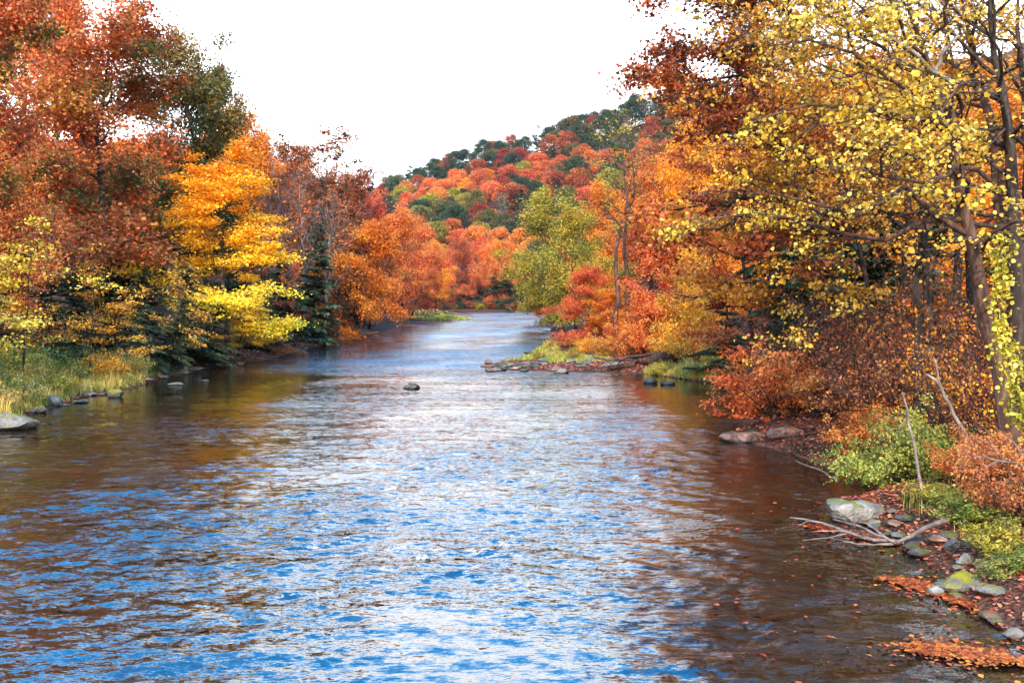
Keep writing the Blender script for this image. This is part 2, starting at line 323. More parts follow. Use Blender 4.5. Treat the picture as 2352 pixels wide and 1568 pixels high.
def hgt(x, Y):
    x = np.asarray(x, float); Y = np.asarray(Y, float)
    dl = xl(Y) - x; dr = x - xr(Y); df = Y - (432 + .06 * x)
    e = wob(x, Y, 1.3, 3) * .18
    def bank(d, hi, k): return np.where(d > 0, hi * (1 - np.exp(-np.maximum(d, 0) / k)), np.maximum(-1.1, d * .35))
    hl = bank(dl + e, 0.75, 2.2) + ss(3, 12, dl) * .8 + np.maximum(dl - 7, 0) * (.10 + .40 * ss(85, 200, Y) + .25 * ss(200, 300, Y)) 
    hl = np.minimum(hl, 14 + .06 * Y + .03 * np.maximum(dl, 0))
    bar = ss(63.5, 66, Y) * (1 - ss(84, 90, Y))     # the low gravel bar
    hr = bank(dr + e, 0.85 - .62 * bar * (1 - ss(14, 20, dr)), 1.4 + 3 * bar) + np.maximum(dr - 1.5, 0) * .10 * (1 - bar * (1 - ss(14, 20, dr)) * .9) + np.maximum(dr - 8 - 6 * bar, 0) * (.1 + .38 * ss(85, 170, Y))
    hr = np.minimum(hr, 105 + .05 * np.maximum(dr, 0))
    rdg = np.interp(x, [-400, -160, -98, -72, 8, 108, 157, 300, 900], [60, 66, 74, 90, 113, 141, 158, 185, 230])
    v = np.clip((Y - 445) / 310, 0, 1.0)
    hf = bank(df, 1.0, 2.0) + rdg * (v ** 1.1) * (1 - .25 * np.clip((Y - 755) / 700, 0, 1)) + wob(x, Y, .021, 5) * 7 * ss(470, 560, Y) * (1 - ss(640, 755, Y))
    h = np.maximum(np.maximum(hl, hr), hf)
    return h + np.where(h > .3, wob(x, Y, .9, 9) * .10 + wob(x, Y, .12, 12) * .5 * ss(1.0, 5, h), 0)

def grid(xs, ys, hf):
    XX, YY = np.meshgrid(xs, ys); ZZ = hf(XX, YY); V = np.stack([XX, YY, ZZ], -1).reshape(-1, 3)
    i = np.arange(XX.size).reshape(XX.shape); F = np.stack([i[:-1, :-1], i[:-1, 1:], i[1:, 1:], i[1:, :-1]], -1).reshape(-1, 4); return V, F
xs = np.concatenate([-np.geomspace(900, 40, 60), np.arange(-39.5, 32, .45), np.geomspace(32, 1300, 90)])
ys = np.concatenate([np.arange(-80, 8, 6), np.arange(8, 110, .45), np.geomspace(110, 440, 130), np.geomspace(443, 1800, 110)])
gm, t = newmat('forest floor'); n = t.nodes.new; l = t.links.new
g = n('ShaderNodeNewGeometry'); nz = n('ShaderNodeTexNoise'); nz.inputs['Scale'].default_value = 9; nz.inputs['Detail'].default_value = 8; nz.inputs['Roughness'].default_value = .75
l(g.outputs['Position'], nz.inputs['Vector']); rp = ramp(t, ['#1e1611', '#3a2a20', '#6b4030', '#8a5c40', '#58422e'], [.3, .42, .52, .6, .72]); l(nz.outputs['Fac'], rp.inputs[0])
n3 = n('ShaderNodeTexNoise'); n3.inputs['Scale'].default_value = .35; n3.inputs['Detail'].default_value = 4; l(g.outputs['Position'], n3.inputs['Vector'])
r3 = ramp(t, ['#2c2418', '#ffffff'], [.45, .6]); l(n3.outputs['Fac'], r3.inputs[0])
mx = n('ShaderNodeMix'); mx.data_type = 'RGBA'; mx.inputs['B'].default_value = lin('#2c3018'); l(rp.outputs[0], mx.inputs['A'])
mrr = n('ShaderNodeMapRange'); mrr.inputs['From Min'].default_value = .5; mrr.inputs['From Max'].default_value = .62; mrr.inputs['To Max'].default_value = .7; l(n3.outputs['Fac'], mrr.inputs[0]); l(mrr.outputs[0], mx.inputs['Factor'])
p = n('ShaderNodeBsdfPrincipled'); p.inputs['Roughness'].default_value = .95; p.inputs['Specular IOR Level'].default_value = .15; l(mx.outputs['Result'], p.inputs['Base Color'])
bp = n('ShaderNodeBump'); bp.inputs['Distance'].default_value = .1; bp.inputs['Strength'].default_value = .9; l(nz.outputs['Fac'], bp.inputs['Height']); l(bp.outputs[0], p.inputs['Normal'])
o = n('ShaderNodeOutputMaterial'); l(p.outputs[0], o.inputs[0])
V, F = grid(xs, ys, hgt); go = obj('ground', mesh('ground', V, F, smooth=True), gm); go['kind'] = 'structure'

# ------------------------------------------------------------------ river
wm, t = newmat('river water'); n = t.nodes.new; l = t.links.new
g = n('ShaderNodeNewGeometry')
def noise(scale, st, det=3, rough=.55, dist=0.0):
    mp = n('ShaderNodeMapping'); mp.inputs['Scale'].default_value = st; l(g.outputs['Position'], mp.inputs[0])
    z = n('ShaderNodeTexNoise'); z.inputs['Scale'].default_value = scale; z.inputs['Detail'].default_value = det; z.inputs['Roughness'].default_value = rough
    z.inputs['Distortion'].default_value = dist; l(mp.outputs[0], z.inputs['Vector']); return z
def math_(op, a, b=None, c=None):
    m = n('ShaderNodeMath'); m.operation = op
    for i, v in enumerate((a, b, c)):
        if v is None: continue
        if isinstance(v, (int, float)): m.inputs[i].default_value = v
        else: l(v, m.inputs[i])
    return m.outputs[0]
ch = n('ShaderNodeAttribute'); ch.attribute_name = 'chop'
def vm(op, a, b):
    m = n('ShaderNodeVectorMath'); m.operation = op
    for i_, v in enumerate((a, b)):
        if isinstance(v, tuple): m.inputs[i_].default_value = v
        elif v is not None: l(v, m.inputs[i_])
    return m.outputs[0]
# ripple slopes taken straight from noise, so they stay as steep far away as near by
slope = None
for (sc_, st_, det_, amp_) in ((.7, (.22, 1.5, 1), 3, (.16, .46, 0)), (6.6, (.42, 1.15, 1), 4, (.66, 1.3, 0)), (21, (.5, 1.15, 1), 3, (.42, .85, 0))):
    z_ = noise(sc_, st_, det_, .72, .6); v_ = vm('MULTIPLY', vm('SUBTRACT', z_.outputs['Color'], (.5, .5, .5)), amp_)
    slope = v_ if slope is None else vm('ADD', slope, v_)
sc2 = n('ShaderNodeVectorMath'); sc2.operation = 'SCALE'; l(slope, sc2.inputs[0]); l(ch.outputs['Fac'], sc2.inputs['Scale'])
nn_ = n('ShaderNodeVectorMath'); nn_.operation = 'NORMALIZE'; 
sky_tilt = n('ShaderNodeAttribute'); sky_tilt.attribute_name = 'sky_tilt'; cmb = n('ShaderNodeCombineXYZ'); l(sky_tilt.outputs['Fac'], cmb.inputs['Y'])  # added lean of the normals, brightens the level water with more reflected sky
l(vm('ADD', vm('ADD', g.outputs['Normal'], sc2.outputs[0]), cmb.outputs[0]), nn_.inputs[0]); bp = nn_
p = n('ShaderNodeBsdfPrincipled'); p.inputs['Roughness'].default_value = .02; p.inputs['IOR'].default_value = 2.4
bed = noise(.5, (1, 1, 1), 6, .7); rb = ramp(t, ['#120c08', '#1e140c', '#302010'], [.35, .5, .68]); l(bed.outputs['Fac'], rb.inputs[0])
l(rb.outputs[0], p.inputs['Base Color']); l(bp.outputs[0], p.inputs['Normal'])
o = n('ShaderNodeOutputMaterial'); l(p.outputs[0], o.inputs[0])
wr = np.random.default_rng(21); waves = []
for i in range(70):
    lam = float(np.exp(wr.uniform(math.log(.28), math.log(2.2)))); a = math.radians(90 + wr.normal() * 55)
    waves.append((2 * math.pi / lam * math.cos(a), 2 * math.pi / lam * math.sin(a), lam * .0085 * (.6 if lam < 1 else .34) * wr.uniform(.5, 1.3), wr.uniform(0, 6.28)))
def chop(x, Y):
    """how rough the river runs: riffles and slicks"""
    c = (.85 + .42 * wob(x * .8, Y * .75, .42, 31) + .34 * wob(x * .7, Y, 1.5, 33)).clip(.42, 1.9)
    calm = ss(4.5, 9, x) * ss(39, 44, Y) * (1 - ss(64, 70, Y)); calm = np.maximum(calm, .75 * ss(-9, -14, x) * ss(38, 44, Y) * (1 - ss(60, 68, Y)))
    calm = np.maximum(calm, .35 * ss(48, 54, Y) * (1 - ss(62, 66, Y)) * ss(0, -3, x)); calm = np.maximum(calm, .6 * ss(3.5, 6.5, x) * (1 - ss(26, 34, Y)))
    c = c * (1 - .85 * calm) + .9 * ss(62, 68, Y + x * .2) * (1 - ss(90, 120, Y)) * (1 - .8 * ss(4, 8, x)) * (.8 + .4 * wob(x, Y, .5, 35)).clip(.2, 1.3)
    return c + .35 * ss(100, 160, Y)
def wavef(x, Y):
    amp = np.minimum(chop(x, Y), 1.3) * .75 * (1 - ss(32, 60, Y)); step = np.maximum(.055, Y ** 2 / 5600); xx = x + .25 * np.sin(Y * .9 + x * .5); yy = Y + .3 * np.sin(x * .8)
    z = 0
    for kx, ky, A, ph in waves: z = z + A * ss(2.2, 4.5, 6.283 / math.hypot(kx, ky) / step) * np.sin(kx * xx + ky * yy + ph)
    return z * amp
yn = [11.0]
while yn[-1] < 66: yn.append(yn[-1] + max(.055, yn[-1] ** 2 / 5600))
yn = np.array(yn); V, F = grid(np.arange(-24.5, 15, .085), yn, wavef)
edge = np.ones(len(V)); 
wv = [(V, F)]
y1 = yn[-1]; ye = yn[0]
for xa, ya in ((np.arange(-24.5, 15, .79), [-40, ye]), (np.linspace(-60, -24.5, 8), [-40, ye, y1, 240, 470]), (np.linspace(14.99, 30, 6), [-40, ye, y1]),
               (np.linspace(-24.5, 30, 90), np.geomspace(y1, 470, 160)), (np.linspace(30, 420, 10), [y1, 240, 470])):
    wv.append(grid(np.array(xa), np.array(ya, float), lambda a, b: a * 0 - .0))
V, F = join(wv); me_ = mesh('river_water', V, F, smooth=True); at_ = me_.attributes.new('chop', 'FLOAT', 'POINT'); at_.data.foreach_set('value', chop(V[:, 0], V[:, 1]).astype(np.float32)); at_ = me_.attributes.new('sky_tilt', 'FLOAT', 'POINT'); at_.data.foreach_set('value', ((-.035 * (1 - ss(5, 8, V[:, 0])) * ss(-17, -11, V[:, 0]) * (1 - ss(40, 46, V[:, 1])) - .075 * ss(40, 46, V[:, 1]) * (1 - ss(4, 8, V[:, 0])) * ss(-15, -10, V[:, 0]) - .115 * ss(62, 76, V[:, 1] + V[:, 0] * .2)) * (.7 + .7 * wob(V[:, 0] * .6, V[:, 1], .35, 41)).clip(0, 1.6)).astype(np.float32)); wo_ = obj('river_water', me_, wm); wo_['kind'] = 'structure'

# ------------------------------------------------------------------ tree kinds
def up_grad(H): return lambda P: (P[:, 2] / H)
PT = {}
PT['oak'] = gen_tree(1, 24, 6.5, .38, .20, 24, (5, 66), 'wide', 7, 3, 38000, .24, .62, .75, .17, .12, bare=.3)
PT['oakb'] = gen_tree(2, 22, 6, .34, .22, 20, (5, 68), 'wide', 6, 3, 28000, .25, .65, .75, .15, .12)
PT['maple'] = gen_tree(3, 20, 6, .30, .15, 22, (5, 72), 'wide', 6, 3, 26000, .24, .65, .8, .13, .12)
PT['mapleb'] = gen_tree(4, 18, 5.5, .26, .12, 20, (5, 68), 'wide', 6, 3, 24000, .24, .65, .8, .12, .12)
PT['beech'] = gen_tree(5, 16, 5, .22, .22, 26, (-10, 62), 'wide', 7, 3, 34000, .19, .5, .34, .12, .05, tgrad=up_grad(18), up=.8, bare=.3)
PT['weeping'] = gen_tree(6, 15, 5.6, .22, .08, 26, (0, 66), 'wide', 7, 3, 32000, .20, .5, .8, .12, -.2, up=.2, droop=.5, bare=.2)
PT['sapling'] = gen_tree(7, 8, 2.8, .07, .30, 13, (15, 60), 'wide', 5, 3, 2300, .14, .30, .25, .1, .02, twig_r=.008, bare=.35, up=1.0)
PT['saplingb'] = gen_tree(8, 7, 2.6, .06, .25, 14, (5, 60), 'wide', 5, 3, 3000, .14, .32, .3, .1, .02, twig_r=.008, bare=.3, up=1.0)
PT['bare'] = gen_tree(9, 18, 4.2, .17, .25, 22, (35, 70), 'round', 8, 5, 700, .2, .3, .5, .12, .15, twig_r=.018)
PT['bareb'] = gen_tree(10, 16, 3.6, .14, .2, 20, (40, 75), 'round', 8, 5, 1500, .18, .3, .5, .12, .12, twig_r=.018)
PT['tallthin'] = gen_tree(11, 21, 3.8, .24, .45, 16, (30, 62), 'vase', 6, 4, 900, .2, .3, .5, .12, .12, twig_r=.016)
PT['sparse'] = gen_tree(12, 24, 6, .24, .40, 18, (30, 66), 'vase', 6, 4, 2600, .30, .28, .6, .12, .2, twig_r=.02, bare=.4)
PT['hemlock'] = gen_conifer(13, 15, 3.6, .2, .06, 75, 16000, .40, .30)
PT['hemlockb'] = gen_conifer(14, 11, 3.4, .16, .03, 60, 13000, .36, .30, open_=.3)
def gen_dome(seed, H, R, nleaf, size, lumps=22, base=.22):
    """crown of many leafy lumps, dense outside, as seen from far away"""
    r = np.random.default_rng(seed); out = gen_tree(seed, H * .9, R * .75, .3, .2, 12, (25, 70), 'round', 3, 1, 0, split=False, twig_r=.05)
    u = r.random(lumps) ** 1.2; a = np.arange(lumps) * 2.399 + r.normal(size=lumps) * .3; ph = u * 1.5
    lr = R * r.uniform(.28, .46, lumps); rr = (R - lr * .7) * np.cos(ph) ** .8
    c = np.stack([np.cos(a) * rr, np.sin(a) * rr, H * base + (H * (1 - base) - lr) * np.sin(ph) ** .8], 1); c[:, 2] += r.normal(size=lumps) * .5; c[:, 2] = np.maximum(c[:, 2], lr * .8)
    i = r.integers(0, lumps, nleaf); d = nrm(r.normal(size=(nleaf, 3)) + [0, 0, .35]); pos = c[i] + d * lr[i, None] * (r.random((nleaf, 1)) ** .3) * r.uniform(.8, 1.18, (nleaf, 1)) * [1, 1, .85]
    V, F = leaves(r, pos, size=size, up=.5, out=.3); tint = .4 * r.random(lumps)[i] + .5 * r.random(nleaf) + .1
    out['foliage'] = mesh('foliage', V, F, {'tint': tint.clip(0, 1)}); out['leaf_pos'] = pos; out['H'] = H; out['R'] = R; return out
PT['hill0'] = gen_dome(15, 18, 7, 7000, .50, 30, .1); PT['hill1'] = gen_dome(16, 17, 6.5, 6500, .48, 24, .1); PT['hill2'] = gen_dome(17, 19, 6.2, 6500, .50, 36, .06)
PT['hillcone'] = gen_conifer(19, 18, 4.2, .25, .03, 45, 3600, .9, .35)
PT['hillbare'] = gen_tree(20, 16, 4.5, .3, .2, 18, (40, 70), 'round', 6, 4, 500, .5, .5, .5, .1, .1, split=False, twig_r=.05)
PT['shrub'] = gen_tree(22, 2.4, 2.2, .03, el=(25, 80), stems=16, ns=6, nt=3, nleaf=5200, size=.088, spread=.16, flat=.5, wob=.1, lift=.05, twig_r=.006, kind='rhomb', bare=.1)
PT['shrubwide'] = gen_tree(23, 3.4, 3.4, .035, el=(8, 70), stems=20, ns=7, nt=3, nleaf=9000, size=.11, spread=.20, flat=.35, wob=.1, lift=-.05, twig_r=.007, bare=.2, up=.9)
PT['twigshrub'] = gen_tree(24, 3.6, 2.8, .035, el=(25, 80), stems=22, ns=8, nt=4, nleaf=2600, size=.09, spread=.2, flat=.5, wob=.12, lift=.02, twig_r=.007, bare=.4)
PT['weeds'] = gen_tree(25, 1.3, 1.3, .012, el=(35, 88), stems=26, ns=5, nt=2, nleaf=2600, size=.10, asp=.4, spread=.09, flat=.8, wob=.08, lift=0, twig_r=.005, bare=.1)

for P_ in PT.values():
    if 'leaf_pos' in P_ and 'shrub' not in str(P_.get('k')):
        q = P_['leaf_pos']; P_['R'] = float(np.percentile(np.hypot(q[:, 0], q[:, 1]), 91)); P_['H'] = float(np.percentile(q[:, 2], 99.7))
BARK = {'oak': 'bark', 'beech': 'barkmid', 'tallthin': 'barkmid'}
def plant(name, proto, mat, loc, rz, sc, label, cat='tree', bark='bark', twig='twig', group=None):
    P = PT[proto] if isinstance(proto, str) else proto
    t = thing(name, label, cat, loc, rz, sc, group)
    if 'trunk' in P: obj('trunk', P['trunk'], M[bark], t)
    for m_ in P['limbs']: obj('stem' if 'trunk' not in P else 'limb', m_, M[bark], t)
    if 'twigs' in P: obj('twigs', P['twigs'], M[twig], t)['kind'] = 'stuff'
    if 'foliage' in P: obj('foliage', P['foliage'], M[mat], t)['kind'] = 'stuff'
    return t
def fit(name, proto, mat, px, Y, top, rad, label, cat='tree', rz=None, dz=0, **k):
    """px: base column, Y: distance, top: row of the top, rad: crown half width in px"""
    P = PT[proto]; x0 = x = X(px, Y)
    if 10 < Y < 425:      # stands on the bank and leans out over the water
        side = -1 if x < (xl(Y) + xr(Y)) / 2 else 1; m_ = .9 if Y < 45 else 1.6
        x = min(x, float(xl(Y)) - m_) if side < 0 else max(x, float(xr(Y)) + m_)
    z = float(hgt(x, Y)); Hh = Z(top, Y) - z; s = rad * Y / F0 / P['R']
    t = plant(name, proto, mat, (x, Y, z + dz), random.uniform(0, 6.28) if rz is None else rz, (s, s, Hh / P['H']), label, cat, **k)
    if abs(x - x0) > .05:
        a = math.atan2((x0 - x), Hh * .55); a = max(-.5, min(.5, a)); q = t.rotation_euler.to_quaternion()
        from mathutils import Quaternion
        t.rotation_euler = (Quaternion((0, 1, 0), a) @ q).to_euler()
    return t

# --- left bank, one by one
fit('maple_tree', 'oak', 'crimson', -30, 58, -90, 175, 'tall crimson maple with a yellow green fringe at the left edge of the left bank')
fit('maple_tree', 'maple', 'crimson', -10, 52, 330, 130, 'lower crimson maple hanging over the small yellow tree on the left bank')
fit('oak_tree', 'oakb', 'olive', 30, 92, -110, 190, 'olive gold oak rising behind the crimson maple, taller than it')
fit('oak_tree', 'oak', 'oakmix', 262, 76, 8, 200, 'great orange oak with dark forked limbs, tallest in view on the left bank', rz=1.2)
fit('oak_tree', 'oakb', 'orange', 165, 84, 20, 150, 'clear orange oak between the crimson maple and the great orange oak')
fit('oak_tree', 'oak', 'darkoak', 425, 88, 70, 135, 'dark olive oak against the sky on the right of the great orange oak')
fit('oak_tree', 'oakb', 'darkoak', 478, 94, 150, 95, 'smaller olive brown oak tucked right against the dark olive oak')
fit('beech_tree', 'beech', 'beech', 520, 78, 345, 150, 'large bright yellow beech with an orange top leaning over the left bank')
fit('beech_tree', 'sapling', 'yellow', 50, 48, 500, 150, 'small bright yellow tree low at the left edge, its branches over the weeds')
fit('beech_tree', 'saplingb', 'yellow', -40, 46, 590, 110, 'pale yellow bush tree cut by the left edge of the photo')
fit('sapling_tree', 'sapling', 'gold', 205, 56, 560, 90, 'slender leaning sapling with a bare pale stem and few golden leaves behind the weeds', bark='barkmid')
fit('sapling_tree', 'saplingb', 'gold', 268, 57, 690, 85, 'short golden sapling with a crooked stem standing at the edge of the weeds', bark='barkmid')
fit('sapling_tree', 'sapling', 'gold', 420, 66, 590, 90, 'thin golden leaved understory tree in front of hemlocks, left of the big yellow beech')
fit('sapling_tree', 'beech', 'yellow', 560, 80, 680, 62, 'low lemon yellow tree at the foot of the big yellow beech')
for a in ((120, 64, 610, 80, 'hemlockb', 'dark hemlock behind the small yellow tree at the left edge'),
          (30, 66, 560, 90, 'hemlock', 'dark hemlock at the left edge, deep in shade behind the yellow leaves'),
          (330, 70, 620, 85, 'hemlockb', 'hemlock behind the golden sapling, its boughs down to the bank'),
          (430, 71, 600, 80, 'hemlockb', 'tall dark hemlock just left of the big yellow beech'),
          (490, 74, 690, 70, 'hemlockb', 'low hemlock before the trunk of the big yellow beech'), (180, 60, 660, 70, 'hemlockb', 'low hemlock right behind the left weeds'), (330, 63, 700, 60, 'hemlockb', 'low hemlock boughs behind the short crooked sapling'),
          (110, 57, 690, 80, 'hemlockb', 'low dark hemlock right above the left weeds'), (410, 66, 690, 75, 'hemlockb', 'low hemlock by the leaf covered shore left of the big yellow beech'),
          (600, 88, 690, 60, 'hemlockb', 'low hemlock beside the lemon yellow tree at the waterline'), (300, 78, 500, 85, 'hemlock', 'tall hemlock under the right side of the great orange oak'),
          (180, 76, 520, 80, 'hemlock', 'tall shaded hemlock under the left side of the great orange oak'),
          (245, 74, 590, 70, 'hemlock', 'narrow hemlock under the great orange oak'),
          (560, 92, 640, 80, 'hemlockb', 'hemlock below the big yellow beech, close to the water'),
          (650, 97, 600, 60, 'hemlock', 'blue green hemlock right of the big yellow beech with a red sprig before it'),
          (720, 108, 560, 62, 'hemlock', 'dark hemlock left of the amber weeping tree'),
          (770, 112, 690, 60, 'hemlockb', 'low hemlock under the amber weeping tree at the waterline'),
          (555, 112, 370, 70, 'hemlock', 'tall dark pine like hemlock behind the big yellow beech'),
          (790, 150, 440, 55, 'hemlock', 'pointed dark hemlock on the slope above the amber weeping tree'),
          (740, 125, 480, 50, 'hemlock', 'slim dark hemlock among the grey bare trees')):
    fit('hemlock_tree', a[4], 'hemlock', a[0], a[1], a[2], a[3], a[5])
fit('sapling_tree', 'saplingb', 'red', 660, 93, 590, 28, 'small scarlet sapling in front of the blue green hemlock')
fit('shrub', 'shrubwide', 'orange', 655, 90, 752, 62, 'low salmon orange shrub spreading over the left waterline', 'shrub')
fit('maple_tree', 'weeping', 'amber', 840, 124, 492, 108, 'rounded amber tree with weeping branches at the left waterline')
fit('maple_tree', 'mapleb', 'orange', 905, 152, 470, 70, 'orange maple just right of and behind the amber weeping tree')
fit('maple_tree', 'maple', 'redorange', 930, 195, 480, 75, 'red orange maple by the left bank, beyond the amber weeping tree')
fit('maple_tree', 'mapleb', 'red', 975, 220, 560, 42, 'red maple leaning over the left spit')
fit('maple_tree', 'maple', 'amber', 1000, 250, 553, 40, 'tall yellow orange maple beside the left spit, left of the dark red one')
fit('maple_tree', 'maple', 'orange', 940, 262, 500, 60, 'bright orange maple on the slope above the left spit')
fit('bare_tree', 'bare', 'russet', 640, 104, 370, 70, 'grey bare tree above the right shoulder of the big yellow beech', bark='barkpale', twig='greytwig')
fit('bare_tree', 'bareb', 'russet', 700, 112, 380, 60, 'grey bare tree between the yellow beech and the amber weeping tree', bark='barkpale', twig='greytwig')
fit('bare_tree', 'bareb', 'orange', 620, 98, 470, 60, 'shorter bare tree with a few orange leaves behind the yellow beech', bark='barkpale', twig='greytwig')
fit('bare_tree', 'bare', 'orange', 760, 118, 430, 60, 'bare tree with a few orange leaves left above the amber weeping tree', bark='barkpale', twig='greytwig')
fit('oak_tree', 'sparse', 'darkred', 745, 128, 283, 95, 'tall thinly leaved oak standing out against the sky on the left slope')
fit('oak_tree', 'sparse', 'darkred', 830, 150, 372, 60, 'smaller thinly leaved oak against the sky, right of the tall thin one')
fit('oak_tree', 'oakb', 'amber', 560, 125, 262, 85, 'golden orange tree on the skyline right beside the dark olive oak')
fit('oak_tree', 'maple', 'orange', 610, 140, 315, 75, 'orange tree on the skyline left of the dark red trees')
fit('oak_tree', 'oakb', 'darkred', 670, 138, 335, 80, 'dark red tree under the tall thinly leaved oak, left side')
fit('oak_tree', 'mapleb', 'darkred', 740, 146, 380, 80, 'dark red tree under the tall thinly leaved oak, right side')
fit('oak_tree', 'oakb', 'darkred', 815, 170, 398, 70, 'dark red tree on the slope where the left skyline drops')
fit('maple_tree', 'mapleb', 'red', 860, 190, 440, 60, 'red tree low on the left skyline above the orange maple')

ORD = ['first', 'second', 'third', 'fourth', 'fifth', 'sixth', 'seventh', 'eighth', 'ninth', 'tenth', 'eleventh', 'twelfth', 'thirteenth', 'fourteenth', 'fifteenth', 'sixteenth',
       'seventeenth', 'eighteenth', 'nineteenth', 'twentieth', 'twenty-first', 'twenty-second', 'twenty-third', 'twenty-fourth', 'twenty-fifth', 'twenty-sixth', 'twenty-seventh', 'twenty-eighth', 'twenty-ninth', 'thirtieth'] + ['thirty-' + q for q in ('first', 'second', 'third', 'fourth', 'fifth', 'sixth', 'seventh', 'eighth', 'ninth')] + ['fortieth'] + [t_ + '-' + q for t_ in ('forty', 'fifty', 'sixty') for q in ('first', 'second', 'third', 'fourth', 'fifth', 'sixth', 'seventh', 'eighth', 'ninth')]
def ordinals(lst, fmt):
    """lst of objects: labels them by their order from the left as seen across the river"""
    lst.sort(key=lambda o: o.location.x / max(o.location.y, 1))
    for i, o in enumerate(lst): o['label'] = fmt.format(ORD[min(i, 66)])
CN = {'orange': 'orange', 'redorange': 'red orange', 'red': 'red', 'amber': 'amber', 'green': 'dark green', 'darkoak': 'olive', 'gold': 'golden', 'olive': 'olive yellow',
      'russet': 'russet', 'darkred': 'dark red', 'oakmix': 'orange and green', 'yellow': 'yellow'}
for a in ((-170, 60, 200, 150, 'maple', 'orange', 'orange maple upstream of the crimson maple, outside the left edge'), (-260, 50, 150, 170, 'oakb', 'oakmix', 'orange and green oak outside the left edge of the photo'),
          (-420, 44, 250, 170, 'maple', 'amber', 'amber maple nearest the camera on the left bank, outside the photo'), (-330, 38, 420, 150, 'mapleb', 'russet', 'russet maple over the nearest left shore, outside the photo')):
    fit('maple_tree', a[4], a[5], *a[:4], a[6])
for a in ((-90, 58, 500, 110, 'hemlock outside the left edge behind the yellow bush tree'), (-230, 48, 520, 130, 'nearest hemlock of the left bank, outside the photo')): fit('hemlock_tree', 'hemlockb', 'hemlock', *a)
# --- woods filling the slope of the left bank
placed = [(o.location.x, o.location.y) for o in C.objects if o.type == 'EMPTY']
def far_enough(x, y, d):
    for a, b in placed:
        if (a - x) ** 2 + (b - y) ** 2 < d * d: return False
    placed.append((x, y)); return True
fill = {}
for _ in range(900):
    Y = random.uniform(85, 420); x = float(xl(Y)) - random.uniform(3, 30 + .2 * Y)
    if not far_enough(x, Y, 6.0 + Y * .012) or sum(len(v) for v in fill.values()) > 110: continue
    if x / Y < -.55: continue
    px = CX + x / Y * F0
    if px < 620: c = random.choice(['oakmix', 'amber', 'orange', 'darkoak'])
    elif px < 860: c = random.choice(['darkred', 'redorange', 'darkred', 'orange', 'green'])
    else: c = random.choice(['orange', 'redorange', 'red', 'amber', 'redorange', 'darkoak'])
    z = float(hgt(x, Y)); s = random.uniform(.75, 1.0)
    ltop = np.interp(px, [500, 640, 760, 870, 900, 960, 1010], [330, 400, 420, 440, 430, 440, 540])
    Hm = Z(ltop, Y) - z
    if Hm < 6: continue
    pr = random.choice(['oakb', 'mapleb', 'maple']) if Y < 200 else random.choice(['hill0', 'hill1', 'hill2'])
    Hn = PT[pr]['H']; Hh = min(Hn * s, Hm)
    o = plant('woodland_tree', pr, c, (x, Y, z), random.uniform(0, 6.28), (s * .85, s * .85, Hh / Hn), '', group='trees on the slope of the left bank')
    b = 0 if Y < 150 else (1 if Y < 250 else 2); fill.setdefault((c, b), []).append(o)
for (c, b), v in fill.items():
    ordinals(v, '{} %s tree from the left %s' % (CN[c], ['among the nearer trees behind the left bank', 'half way along the wooded left slope', 'far along the left slope by the bend'][b]))

# --- far hill across the bend
hill = {}; cnt = 0
def near_cl(x, y):  # colour patches on the hill
    v = wob(np.array(x), np.array(y), .03, 77) + random.uniform(-.9, .9)
    if y > 690: return random.choice(['green', 'green', 'green', 'darkoak', 'russet', 'green'])
    if v > .75: return random.choice(['redorange', 'orange', 'red'])
    if v > .1: return random.choice(['orange', 'redorange', 'amber', 'green', 'oakmix'])
    return random.choice(['green', 'green', 'darkoak', 'russet', 'olive'])
for _ in range(9000):
    Y = random.uniform(446, 776) if cnt > 60 else random.uniform(735, 768); px = random.uniform(850, 1590); x = X(px, Y)
    if px > 1300 and Y < 600 and px > 1300 + (Y - 446): continue
    if cnt >= 298 or not far_enough(x, Y, 9.6 if Y < 650 else 8.2): continue
    c = near_cl(x, Y); z = float(hgt(x, Y)); s = random.uniform(1.15, 1.6)
    pr = random.choice(['hill0', 'hill1', 'hill2']); nm = 'hillside_tree'
    u = random.random()
    if c == 'green' and u < .3: pr, c = 'hillcone', 'hemlock'
    elif u > .93: pr = 'hillbare'
    o = plant(nm, pr, c, (x, Y, z - .5), random.uniform(0, 6.28), (s, s, s * random.uniform(.72, .9)), '', twig='greytwig', bark='barkpale' if pr == 'hillbare' else 'bark', group='trees on the far hill'); cnt += 1
    b = 0 if Y < 520 else 1 if Y < 600 else 2 if Y < 680 else 3 if Y < 740 else 4
    hill.setdefault((('bare ' if pr == 'hillbare' else '') + CN.get(c, 'pointed evergreen'), b), []).append(o)
for (c, b), v in hill.items():
    ordinals(v, '{} %s tree from the left %s' % (c, ['at the foot of the far hill', 'on the lower slope of the far hill', 'on the upper slope of the far hill', 'just under the ridge of the far hill', 'on the skyline of the far hill'][b]))
